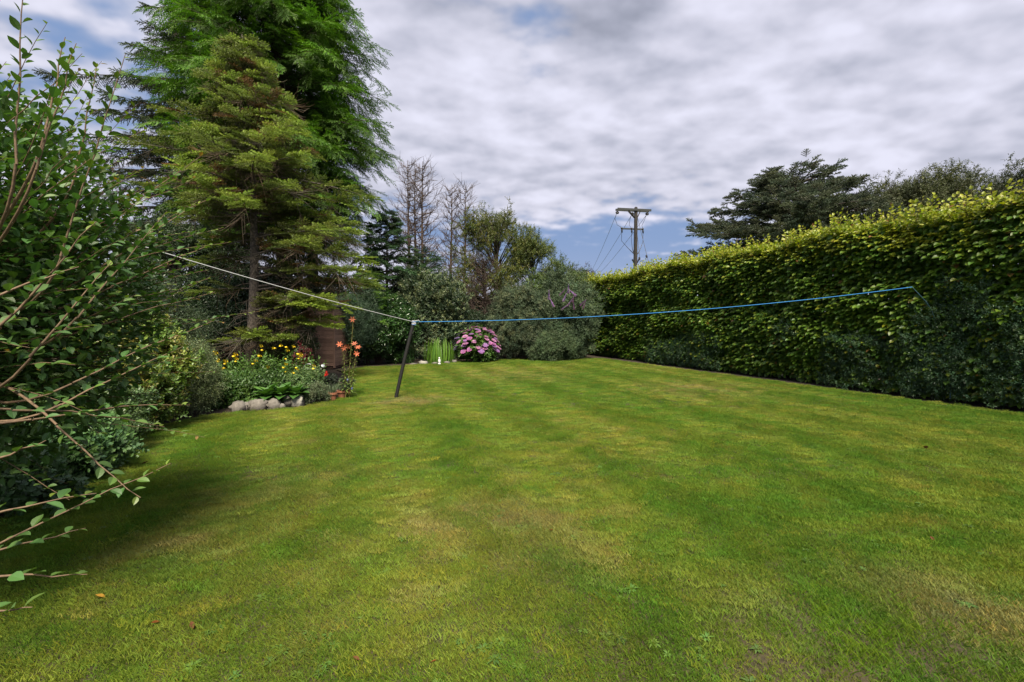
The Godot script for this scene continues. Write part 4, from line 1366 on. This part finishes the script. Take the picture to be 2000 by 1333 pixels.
	shrub("leafy_plant", "light green leafy plant behind the pale stone", "plant", L, foot(592, 8.9), Vector3(0.28, 0.24, 0.24), 0.26, 20, 18, 40, sprig(3, 8, 0.16, 0.05, 0.018, leafy("herb_leaf", 0.5, 0.45), true), 1.0, [Color(0.085, 0.16, 0.045), Color(0.11, 0.18, 0.055)])
	shrub("leafy_plant", "grey green flowering plant left of the terracotta pots", "plant", L, foot(616, 8.75), Vector3(0.15, 0.14, 0.14), 0.12, 14, 14, 20, sprig(3, 8, 0.16, 0.04, 0.012, leafy("herb_leaf", 0.5, 0.45)), 1.0, [Color(0.10, 0.15, 0.07), Color(0.14, 0.17, 0.09)])
	shrub("leafy_plant", "dark green filler plant in front of the yellow flowers", "plant", L, foot(505, 8.9), Vector3(0.45, 0.2, 0.25), 0.18, 22, 22, 60, bushy, 1.0, [Color(0.045, 0.10, 0.02), Color(0.065, 0.135, 0.025)])
	# hostas with large leaves, each leaf its own piece
	var hl: Array = []
	for c in [Color(0.075, 0.17, 0.035), Color(0.10, 0.21, 0.045), Color(0.055, 0.135, 0.03)]:
		hl.append(leaf_mesh(0.8, [0.3, 0.95, 1.0, 0.8, 0.4, 0.0], c, leafy("hosta_leaf", 0.4, 0.45), 0.12, 0.45))
	for c in [[520, 8.35, "hosta with broad round leaves at the left of the stones"], [548, 8.45, "hosta with large leaves behind the middle edging stones"], [575, 8.5, "hosta with pale leaves drooping over the lichened stone"]]:
		var o := thing("hosta_plant", c[2], "plant", foot(c[0], c[1]), "hostas behind the edging stones")
		for k in 15:
			var a := 2.4 * k
			var t := k / 15.0
			var d := Vector3(cos(a) * (0.5 + t), 1.1 - t * 0.8, sin(a) * (0.5 + t)).normalized()
			var q := part("leaf", hl[k % 3], o)
			q.transform = Transform3D(frame(d, Vector3.UP + Vector3(cos(a), 0, sin(a)) * -0.2).scaled(Vector3.ONE * rf(0.19, 0.29)), Vector3(cos(a) * 0.05, 0.12 + 0.14 * (1.0 - t), sin(a) * 0.05))
		var sb := MB.new()
		for k in 7:
			var a := 2.4 * k
			sb.tube(bend(Vector3.ZERO, Vector3(cos(a) * 0.06, 0.2, sin(a) * 0.06), 0.0, 2), taper(0.008, 0.005, 2), 4, Color(0.09, 0.16, 0.04))
		part("stalks", sb.make(leafy("herb_leaf", 0.5, 0.45)), o)
	pots_and_lily()
	watering_can()
	# dark leaved plant with a red bloom
	var o := shrub("red_flower_plant", "dark leaved plant with one bright red bloom right of the can", "plant", "", foot(632, 9.4), Vector3(0.22, 0.16, 0.18), 0.24, 16, 14, 30, bushy, 0.5, [Color(0.022, 0.03, 0.022), Color(0.03, 0.045, 0.025)])
	var red := star_cluster(1, 0.0, 12, 0.06, 0.03, Color(0.62, 0.012, 0.012), 0.3)
	var inner := star_cluster(1, 0.0, 9, 0.045, 0.026, Color(0.70, 0.02, 0.015), 0.9)
	var bloom := part("bloom", red, o)
	bloom.transform = Transform3D(frame(Vector3(0, 0.7, 1), Vector3.UP).scaled(Vector3.ONE * 1.15), at(637, 731, 9.1) - o.position)
	part("petals", inner, bloom)
	var o2 := shrub("maroon_flower_plant", "plant with dark maroon leaves left of the watering can", "plant", "", foot(592, 10.4), Vector3(0.14, 0.28, 0.14), 0.66, 12, 14, 20, bushy, 0.55, [Color(0.10, 0.012, 0.02), Color(0.14, 0.03, 0.03), Color(0.05, 0.08, 0.03)])
	o2.set_meta("group", "")
	o2.remove_meta("group")
	# fallen leaves and twigs on the grass
	var fl: Array = []
	for c in [Color(0.17, 0.055, 0.018), Color(0.30, 0.17, 0.03), Color(0.11, 0.05, 0.025), Color(0.34, 0.30, 0.22)]:
		fl.append(leaf_mesh(0.5, [0.12, 0.85, 1.0, 0.62, 0.0], c, leafy("fallen", 0.9, 0.2, 0.2), 0.35, -0.3))
	for q in [[205, 1174, 1, 0.06, "yellow brown curled leaf fallen on the lawn at lower left"], [312, 1222, 0, 0.05, "rust brown leaf on the lawn, left of a second one"], [377, 1236, 2, 0.055, "dark brown leaf on the lawn beside a pale speck"], [1073, 1041, 0, 0.045, "orange brown leaf lying alone in mid lawn"], [1342, 1141, 2, 0.04, "small brown leaf on the right middle lawn"], [1825, 1062, 2, 0.045, "dry brown leaf on the lawn at right"], [1445, 849, 3, 0.06, "tiny white speck of petal on the right lawn"], [275, 911, 2, 0.09, "dark twig like leaf near the left border"], [840, 1304, 0, 0.04, "rust leaf near the bottom edge of the lawn"], [702, 1298, 2, 0.04, "brown leaf close to the bottom edge left of centre"], [700, 769, 1, 0.07, "orange leaf on the grass right of the pots"], [160, 1063, 1, 0.045, "yellow leaf below the arching twigs"], [227, 1103, 2, 0.045, "brown leaf on the lawn under the lowest twigs"], [1810, 880, 2, 0.12, "dark thin twig on the right lawn"]]:
		var f := part("fallen_leaf", fl[q[2]], self)
		f.transform = Transform3D(frame(Vector3(rf(-1, 1), 0.1, rf(-1, 1)), Vector3.UP + rdir() * 0.3).scaled(Vector3.ONE * float(q[3]) * 0.8), gr(q[0], q[1]) + Vector3(0, 0.02, 0))
		tag(f, q[4], "leaf", "fallen leaves on the lawn")

func pots_and_lily() -> void:
	var clay := grained("terracotta", Color(0.20, 0.075, 0.038), Color(0.33, 0.13, 0.07), Vector3.ONE * 6.0, 0.85, 0.3, 33)
	var prof := [Vector2(0, 0), Vector2(0.062, 0), Vector2(0.083, 0.125), Vector2(0.098, 0.125), Vector2(0.1, 0.165), Vector2(0.088, 0.165), Vector2(0.08, 0.14)]
	var earth := MB.new()
	earth.lathe(Transform3D(), [Vector2(0.084, 0.142), Vector2(0, 0.148)], 14, Color.WHITE)
	var soil := earth.make(mats["soil"])
	var spots := [[649, 783, 1.0, "terracotta pot of spiky grey green leaves, front one at the bed corner"], [667, 778, 0.95, "terracotta pot half hidden behind the front pot"], [679, 770, 0.85, "small dark terracotta pot with blue pansies at the bed end"]]
	var where: Array = []
	for s in spots:
		var o := thing("flower_pot", s[3], "flower pot", gr(s[0], s[1]), "terracotta pots at the bed corner")
		o.scale = Vector3.ONE * float(s[2])
		var b := MB.new()
		b.lathe(Transform3D(), prof, 22, Color.WHITE)
		part("pot", b.make(clay), o)
		part("soil", soil, o)
		where.append(o.position)
	# plants growing in them
	var spiky := MB.new()
	for k in 70:
		var a := rf(0, TAU)
		var d := Vector3(cos(a) * rf(0.1, 0.8), 1, sin(a) * rf(0.1, 0.8)).normalized()
		spiky.kite(Vector3(cos(a), 0, sin(a)) * rf(0, 0.05), d, Vector3(-d.z, 0, d.x) + Vector3.UP * 0.2, rf(0.12, 0.24), 0.009, vary(Color(0.15, 0.20, 0.115), 0.25))
	var sp := part("spiky_plant", spiky.make(leafy("herb_leaf", 0.5, 0.45)), self)
	sp.position = where[0] + Vector3(0, 0.145, 0)
	tag(sp, "tuft of thin grey green leaves in the front terracotta pot", "plant", "potted plants")
	var soft := sprig(3, 7, 0.12, 0.04, 0.02, leafy("herb_leaf", 0.5, 0.45), true)
	shrub("potted_plant", "small leafy plant in the half hidden pot", "plant", "potted plants", where[1] + Vector3(0, 0.14, 0), Vector3(0.11, 0.11, 0.1), 0.09, 10, 9, 8, soft, 0.6, [Color(0.10, 0.14, 0.06), Color(0.07, 0.11, 0.05)])
	var pan := shrub("pansy_plant", "pansies with blue violet flowers in the small dark pot", "plant", "potted plants", where[2] + Vector3(0, 0.12, 0), Vector3(0.1, 0.12, 0.1), 0.1, 9, 9, 8, soft, 0.6, [Color(0.05, 0.08, 0.04), Color(0.08, 0.12, 0.05)])
	for q in [[680, 742], [686, 759], [678, 747]]:
		var f := part("flower", star_cluster(1, 0.0, 5, 0.034, 0.034, Color(0.22, 0.24, 0.62), 0.2), pan)
		f.transform = Transform3D(frame(Vector3(rf(-0.3, 0.3), 0.3, 1), Vector3.UP), at(q[0], q[1], -where[2].z - 0.12) - pan.position)
	# tall lilies
	var g := leafy("herb_leaf", 0.5, 0.45)
	var lil := [[676, 690, 624, 9.35, "tallest orange lily, a single thick stem with one open top bloom", [[688, 624]]], [673, 671, 684, 9.2, "orange lily with a bunch of three blooms left of the tall stem", [[663, 673], [671, 680], [680, 677]]], [680, 697, 686, 9.25, "orange lily with blooms on the right of the tall stem", [[692, 672], [699, 679], [696, 691]]]]
	for s in lil:
		var b0 := foot(s[0], s[3])
		var top := at(s[1], s[2], s[3])
		var o := thing("lily_plant", s[4], "plant", b0, "orange lilies at the bed end")
		var b := MB.new()
		var pts := bend(Vector3.ZERO, top - b0, 0.0, 6)
		b.tube(pts, taper(0.011, 0.006, 6), 6, Color(0.17, 0.15, 0.05))
		part("stem", b.make(g), o)
		var lv := MB.new()
		for k in 60:
			var t := 0.12 + 0.8 * k / 60.0
			var f := t * 5.99
			var i := int(f)
			var p := pts[i].lerp(pts[i + 1], f - i)
			var a := 2.4 * k
			var sz := 0.13 * (1.15 - t) if t < 0.55 else 0.075
			lv.leaf(p, Vector3(cos(a), 0.25, sin(a)).normalized(), Vector3.UP, sz * rf(0.8, 1.2), 0.026 * (1.3 - t), vary(Color(0.115, 0.17, 0.035), 0.25), 0.1, 0.5)
		part("leaves", lv.make(g), o).set_meta("kind", "stuff")
		for q in s[5]:
			var w := at(q[0], q[1], s[3] - 0.05)
			var f := part("flower", star_cluster(1, 0.0, 6, 0.075, 0.026, Color(0.5, 0.14, 0.065), 0.25), o)
			f.transform = Transform3D(frame(Vector3(rf(-0.5, 0.5), rf(-0.6, 0.3), 0.8), Vector3.UP), w - b0)
			var st := MB.new()
			st.tube(PackedVector3Array([pts[5], w - b0]), PackedFloat32Array([0.004, 0.003]), 4, Color(0.17, 0.15, 0.05))
			part("flower_stalk", st.make(g), o)

func watering_can() -> void:
	var base := foot(604, 10.0) + Vector3(0, 0.30, 0)
	var m := grained("galvanised", Color(0.30, 0.33, 0.34), Color(0.46, 0.49, 0.50), Vector3.ONE * 5.0, 0.45, 0.05, 34)
	m.metallic = 0.5
	var st := part("stone_plinth", rock(Vector3(0.2, 0.16, 0.18), 44, mats["edging_stone"]), self)
	st.position = base - Vector3(0, 0.155, 0)
	tag(st, "grey stone block under the watering can among the flowers", "stone")
	var o := thing("watering_can", "grey metal watering can with its spout raised among the flowers", "watering can", base)
	var b := MB.new()
	b.lathe(Transform3D(), [Vector2(0, 0), Vector2(0.125, 0), Vector2(0.13, 0.01), Vector2(0.125, 0.03), Vector2(0.12, 0.2), Vector2(0.126, 0.21), Vector2(0.11, 0.235), Vector2(0.06, 0.25)], 20, Color.WHITE)
	part("body", b.make(m), o)
	var tip := at(628, 719, 9.85) - base
	b = MB.new()
	b.tube(PackedVector3Array([Vector3(0.1, 0.06, 0.02), Vector3(0.16, 0.09, 0.04), tip]), PackedFloat32Array([0.028, 0.022, 0.013]), 10, Color.WHITE)
	var sp := part("spout", b.make(m), o)
	var d := (tip - Vector3(0.16, 0.09, 0.04)).normalized()
	b = MB.new()
	b.lathe(Transform3D(frame(d, Vector3.BACK), tip - d * 0.01), [Vector2(0.013, 0), Vector2(0.04, 0.075), Vector2(0.044, 0.085), Vector2(0.03, 0.095), Vector2(0, 0.10)], 16, Color.WHITE)
	part("rose", b.make(m), sp)
	b = MB.new()
	var pts := PackedVector3Array()
	for k in 10:
		var a := lerpf(0.1, PI - 0.1, k / 9.0)
		pts.append(Vector3(cos(a) * 0.12 - 0.03, 0.22 + sin(a) * 0.11, 0))
	b.tube(pts, taper(0.011, 0.011, 9), 8, Color.WHITE)
	part("handle", b.make(m), o)
	b = MB.new()
	b.tube(PackedVector3Array([Vector3(0.02, 0.24, 0.0), tip * 0.6 + Vector3(0.03, 0.06, 0)]), PackedFloat32Array([0.006, 0.006]), 6, Color.WHITE)
	part("brace", b.make(m), o)


# ---------------------------------------------------------------- built things
func build_shed() -> void:
	var right := foot(652, 15.4)
	var left := foot(498, 15.4)
	var w := right.x - left.x
	var o := thing("garden_shed", "brown timber shed of horizontal boards under the spruce branches", "shed", Vector3((left.x + right.x) / 2.0, 0, right.z - 0.9))
	var tones: Array = []
	for k in 4:
		tones.append(grained("shed_board_%d" % k, Color(0.13, 0.075, 0.056) * (0.8 + 0.14 * k), Color(0.29, 0.185, 0.14) * (0.8 + 0.14 * k), Vector3(1.2, 14, 1.2), 0.85, 0.4, 50 + k))
	var dark := plain("shed_trim", Color(0.10, 0.06, 0.045), 0.85)
	var depth := 1.8
	var zf := 0.9
	var n := 15
	var bh := 2.0 / n
	var door0 := -0.35
	var door1 := w / 2.0 - 0.82
	var board := func(x0: float, x1: float, y: float, z: float, turn: float, k: int) -> void:
		var b := MB.new()
		b.box(Transform3D(), Vector3(x1 - x0, bh - 0.008, 0.02), Color.WHITE)
		var p := part("board", b.make(tones[k % 4]), o)
		p.position = Vector3((x0 + x1) / 2.0, y, z)
		p.rotation = Vector3(-0.06, 0, 0)
		if turn != 0.0:
			p.position = Vector3(w / 2.0 * signf(turn), y, 0)
			p.rotation = Vector3(0, turn, 0)
	for k in n:
		var y := 0.08 + bh * (k + 0.5)
		board.call(-w / 2.0, door0, y, zf, 0.0, k * 3 + 1)
		board.call(door1, w / 2.0, y, zf, 0.0, k * 7 + 2)
		board.call(-depth / 2.0, depth / 2.0, y, 0.0, PI / 2.0, k * 5)
		board.call(-depth / 2.0, depth / 2.0, y, 0.0, -PI / 2.0, k * 5 + 1)
	var b := MB.new()
	b.box(Transform3D(Basis(), Vector3(0, 1.08, -0.86)), Vector3(w, 2.0, 0.03), Color.WHITE)
	part("back_wall", b.make(dark), o)
	var door := Node3D.new()
	door.name = "door"
	o.add_child(door)
	for k in 6:
		b = MB.new()
		b.box(Transform3D(), Vector3((door1 - door0 - 0.1) / 6.0 - 0.006, 1.82, 0.02), Color.WHITE)
		var p := part("plank", b.make(tones[(k * 2) % 4]), door)
		p.position = Vector3(door0 + 0.05 + (k + 0.5) * (door1 - door0 - 0.1) / 6.0, 1.0, zf + 0.012)
	for y in [0.35, 1.65]:
		b = MB.new()
		b.box(Transform3D(Basis(), Vector3(door0 + 0.35, y, zf + 0.035)), Vector3(0.5, 0.05, 0.01), Color.WHITE)
		part("hinge", b.make(plain("black_iron", Color(0.02, 0.02, 0.02), 0.5)), door)
	b = MB.new()
	b.lathe(Transform3D(Basis(Vector3.RIGHT, PI / 2.0), Vector3(door1 - 0.12, 1.0, zf + 0.024)), [Vector2(0.012, 0), Vector2(0.012, 0.03), Vector2(0.028, 0.04), Vector2(0.02, 0.06), Vector2(0, 0.064)], 12, Color.WHITE)
	part("handle", b.make(plain("black_iron", Color(0.02, 0.02, 0.02), 0.5)), door)
	for x in [door0 + 0.025, door1 - 0.025, -w / 2.0 - 0.005, w / 2.0 + 0.005]:
		b = MB.new()
		b.box(Transform3D(Basis(), Vector3(x, 1.06, zf + 0.03)), Vector3(0.06, 2.06, 0.035), Color.WHITE)
		part("post", b.make(tones[1]), o)
	b = MB.new()
	b.box(Transform3D(Basis(), Vector3(0, 0.03, 0)), Vector3(w - 0.05, 0.06, depth - 0.05), Color.WHITE)
	part("floor", b.make(dark), o)
	for s in [-1.0, 1.0]:
		b = MB.new()
		b.box(Transform3D(Basis(Vector3.BACK, -s * 0.34), Vector3(s * w / 4.0, 2.36, 0)), Vector3(w / 2.0 / cos(0.34) + 0.14, 0.04, depth + 0.25), Color.WHITE)
		part("roof", b.make(grained("roof_felt", Color(0.03, 0.035, 0.03), Color(0.06, 0.065, 0.055), Vector3.ONE * 3.0, 1.0, 0.4, 57)), o)
	b = MB.new()
	b.quad(Vector3(-w / 2.0, 2.08, zf), Vector3(w / 2.0, 2.08, zf), Vector3(0.02, 2.08 + w / 2.0 * tan(0.34) - 0.1, zf), Vector3(-0.02, 2.08 + w / 2.0 * tan(0.34) - 0.1, zf), Vector3.BACK, Color.WHITE)
	part("gable", b.make(tones[2]), o)

func build_clothes_line() -> void:
	var low := gr(771, 778)
	var top := at(808, 629, -low.z + 0.05)
	var o := thing("clothes_post", "dark leaning post that props up the washing line on the lawn", "post", low)
	var b := MB.new()
	b.tube(PackedVector3Array([Vector3(0, -0.1, 0) - (top - low) * 0.02, (top - low) * 0.5, top - low]), PackedFloat32Array([0.036, 0.035, 0.033]), 14, Color.WHITE, true)
	part("shaft", b.make(grained("dark_post", Color(0.006, 0.006, 0.006), Color(0.016, 0.015, 0.014), Vector3(8, 3, 8), 0.6, 0.3, 60)), o)
	b = MB.new()
	for k in 5:
		var pts := PackedVector3Array()
		for j in 9:
			var a := TAU * j / 8.0
			pts.append(top - low + Vector3(cos(a) * 0.041, 0.01 - k * 0.016 + sin(a + k) * 0.008, sin(a) * 0.041))
		b.tube(pts, taper(0.007, 0.007, 8), 5, [Color(0.5, 0.52, 0.56), Color(0.10, 0.22, 0.5), Color(0.55, 0.56, 0.58)][k % 3])
	b.tube(PackedVector3Array([top - low + Vector3(0.04, 0.02, 0.03), top - low + Vector3(0.10, 0.035, 0.02), top - low + Vector3(0.13, 0.01, 0.02)]), PackedFloat32Array([0.006, 0.006, 0.004]), 5, Color(0.5, 0.52, 0.56))
	part("cord_knot", b.make(leafy("cord", 0.7, 0.0)), o)
	# lines
	var hook := at(1782, 561, 9.15)
	var mark := at(98, 425, 4.6)
	rope("washing_line", "blue washing line stretched from the post to the hedge", [top, top.lerp(hook, 0.25), top.lerp(hook, 0.5), top.lerp(hook, 0.75), hook], 0.16, 0.006, Color(0.020, 0.20, 0.52))
	rope("washing_line", "white washing line rising from the post towards the arching bush", [top, top.lerp(mark, 0.35), top.lerp(mark, 0.7), mark], 0.05, 0.006, Color(0.45, 0.46, 0.47))
	rope("loose_cord", "blue cord end hanging down the hedge face", [hook, at(1808, 588, 9.12), at(1820, 605, 9.1), at(1834, 650, 9.06), at(1845, 705, 8.98), at(1858, 740, 8.86), at(1856, 780, 8.74)], 0.0, 0.0045, Color(0.04, 0.12, 0.17))
	var p := thing("wooden_post", "weathered post hidden in the bush that holds the white line", "post", Vector3(mark.x, 0, mark.z))
	b = MB.new()
	b.tube(PackedVector3Array([Vector3(0, -0.05, 0), Vector3(0, mark.y + 0.08, 0)]), PackedFloat32Array([0.05, 0.045]), 10, Color.WHITE, true)
	part("shaft", b.make(bark("shrub_wood")), p)
	b = MB.new()
	b.tube(PackedVector3Array([Vector3(0, mark.y, 0.04), Vector3(0.03, mark.y, 0.07), Vector3(0.05, mark.y + 0.02, 0.05)]), PackedFloat32Array([0.006, 0.006, 0.006]), 6, Color.WHITE)
	part("hook", b.make(plain("black_iron", Color(0.02, 0.02, 0.02), 0.5)), p)

func rope(called: String, label: String, p: Array, sag: float, r: float, col: Color) -> void:
	var pts := PackedVector3Array()
	var rr := PackedFloat32Array()
	var steps := 48
	for k in steps + 1:
		var t := float(k) / steps
		var f := t * (p.size() - 1)
		var i := mini(int(f), p.size() - 2)
		pts.append(p[i].lerp(p[i + 1], f - i) + Vector3.DOWN * (sag * 4.0 * t * (1.0 - t)))
		rr.append(r)
	var b := MB.new()
	b.tube(pts, rr, 6, col)
	var o := part(called, b.make(leafy("cord", 0.7, 0.0)), self)
	tag(o, label, "washing line" if called == "washing_line" else "cord", "washing lines" if called == "washing_line" else "")

func build_power_pole() -> void:
	var base := foot(1240, 38.0)
	var top := at(1240, 408, 38.0).y
	var o := thing("utility_pole", "wooden utility pole with two crossarms beyond the hedge", "utility pole", base)
	var s := 38.0 / FOCAL       # metres in a pixel of the photograph at this distance
	var timber := grained("pole_timber", Color(0.02, 0.018, 0.017), Color(0.05, 0.044, 0.041), Vector3(3, 1, 3), 0.9, 0.5, 70)
	var steel := plain("arm_steel", Color(0.03, 0.034, 0.034), 0.7, 0.0)
	var black := plain("black_fitting", Color(0.012, 0.012, 0.014), 0.4)
	var wire := plain("conductor", Color(0.06, 0.065, 0.075), 0.5, 0.3)
	var b := MB.new()
	b.tube(PackedVector3Array([Vector3(0, -0.3, 0), Vector3(0, top * 0.5, 0), Vector3(0, top - 0.1, 0), Vector3(0, top + 0.1, 0), Vector3(0, top + 0.16, 0)]), PackedFloat32Array([0.19, 0.165, 0.14, 0.13, 0.04]), 14, Color.WHITE, true)
	part("shaft", b.make(timber), o)
	var tilt := Basis(Vector3.UP, 0.25) * Basis(Vector3.BACK, 0.02)
	for z in [0.17, -0.17]:
		b = MB.new()
		b.box(Transform3D(tilt, tilt * Vector3(0, top - 0.12, z)), Vector3(3.05, 0.17, 0.09), Color.WHITE)
		part("crossarm", b.make(steel), o)
	var y2 := at(1240, 447, 38.0).y
	b = MB.new()
	b.box(Transform3D(tilt, tilt * Vector3(-0.05, y2, -0.16)), Vector3(2.0, 0.11, 0.10), Color.WHITE)
	part("lower_crossarm", b.make(steel), o)
	for q in [[-0.55, 1.0], [0.55, 1.0], [-0.42, -1.0]]:
		b = MB.new()
		b.tube(PackedVector3Array([tilt * Vector3(q[0], top - 0.18, 0.15 * q[1]), Vector3(signf(q[0]) * 0.11, top - 0.72, 0.12 * q[1])]), PackedFloat32Array([0.045, 0.045]), 6, Color.WHITE)
		part("brace", b.make(timber), o)
	var disc := [Vector2(0, -0.14), Vector2(0.05, -0.13), Vector2(0.145, -0.04), Vector2(0.15, 0.0), Vector2(0.12, 0.05), Vector2(0.05, 0.09), Vector2(0.04, 0.16), Vector2(0, 0.17)]
	var ends: Array = []
	for x in [-1.47, 0.0, 1.25]:
		b = MB.new()
		var p := tilt * Vector3(x, top - 0.38, -0.2 if x == 0.0 else 0.0)
		b.lathe(Transform3D(Basis(Vector3.RIGHT, 0.9), p), disc, 14, Color.WHITE)
		part("insulator", b.make(black), o)
		ends.append(p + Vector3(-0.05, -0.1, -0.1))
	var fuses: Array = []
	for x in [-1.02, -0.12, 0.92]:
		b = MB.new()
		var p := tilt * Vector3(x, y2 - 0.1, -0.12)
		b.lathe(Transform3D(Basis(Vector3.BACK, 0.1), p), [Vector2(0, -0.26), Vector2(0.045, -0.25), Vector2(0.075, -0.1), Vector2(0.055, 0.02), Vector2(0.085, 0.14), Vector2(0.06, 0.2), Vector2(0, 0.22)], 10, Color.WHITE)
		part("fuse", b.make(black), o)
		fuses.append(p)
	for k in 3:
		b = MB.new()
		var a: Vector3 = ends[k]
		var f: Vector3 = fuses[k]
		b.tube(PackedVector3Array([a, a + Vector3(-0.12, -0.35, 0), a.lerp(f, 0.6) + Vector3(-0.2, -0.12, 0), f + Vector3(0, 0.18, 0)]), PackedFloat32Array([0.016, 0.016, 0.016, 0.016]), 5, Color.WHITE)
		part("jumper_cable", b.make(black), o)
		b = MB.new()
		var low := Vector3(signf(f.x) * 0.15, at(1240, 497, 38.0).y, 0.12)
		b.tube(PackedVector3Array([f + Vector3(0, -0.25, 0), f + Vector3(f.x * 0.02, -0.9, 0), f.lerp(low, 0.6) + Vector3(signf(f.x) * 0.06, -0.35, 0), low]), PackedFloat32Array([0.018, 0.018, 0.022, 0.04]), 5, Color.WHITE)
		part("down_cable", b.make(black), o)
	for x in [-0.3, 0.25]:
		b = MB.new()
		b.tube(PackedVector3Array([Vector3(signf(x) * 0.12, top - 4.5, 0.1), Vector3(x, top - 4.18, 0.12)]), PackedFloat32Array([0.03, 0.07]), 8, Color.WHITE, true)
		part("surge_arrester", b.make(black), o)
	# wires that run off to the left, and stays that come towards the hedge
	var W := "wires on the utility pole"
	var goal := [at(1137, 557, 110.0), at(1139, 555, 110.0), at(1144, 554, 110.0)]
	var said := ["leftmost thin power wire running down to the left from the pole", "middle thin power wire running down to the left from the pole", "thin power wire from the right arm passing behind the pole"]
	for k in 3:
		b = MB.new()
		var a: Vector3 = base + ends[k]
		b.tube(bend(a, goal[k], -0.9, 10), taper(0.02, 0.025, 10), 4, Color.WHITE)
		tag(part("power_wire", b.make(wire), self), said[k], "wire", W)
	var stays := [[at(1245, 424, 38.0), at(1268, 517, 33.0), at(1263, 501, 33.5), "stay wire slanting right from the pole with a black bead low down"], [at(1244, 450, 38.0), at(1251, 517, 34.0), at(1249, 505, 34.2), "nearly upright stay wire close to the pole with a black bead"]]
	for q in stays:
		var st := thing("stay_wire", q[3], "wire", q[1] + (q[1] - q[0]) * 0.2, W)
		b = MB.new()
		b.tube(PackedVector3Array([q[0] - st.position, q[1] - st.position, (q[1] - q[0]) * 1.0]), PackedFloat32Array([0.018, 0.018, 0.018]), 5, Color.WHITE)
		part("wire", b.make(wire), st)
		b = MB.new()
		b.lathe(Transform3D(frame(q[0] - q[1], Vector3.BACK), q[2] - st.position), [Vector2(0, -0.16), Vector2(0.07, -0.1), Vector2(0.075, 0.08), Vector2(0, 0.16)], 10, Color.WHITE)
		part("bead", b.make(black), st)


func _ready() -> void:
	rng.seed = 20240817
	light_and_camera()
	build_ground()
	build_grass()
	build_hedge()
	build_trees()
	build_shrubs()
	build_shed()
	build_power_pole()
	build_clothes_line()
	build_bed()
	build_cotoneaster()
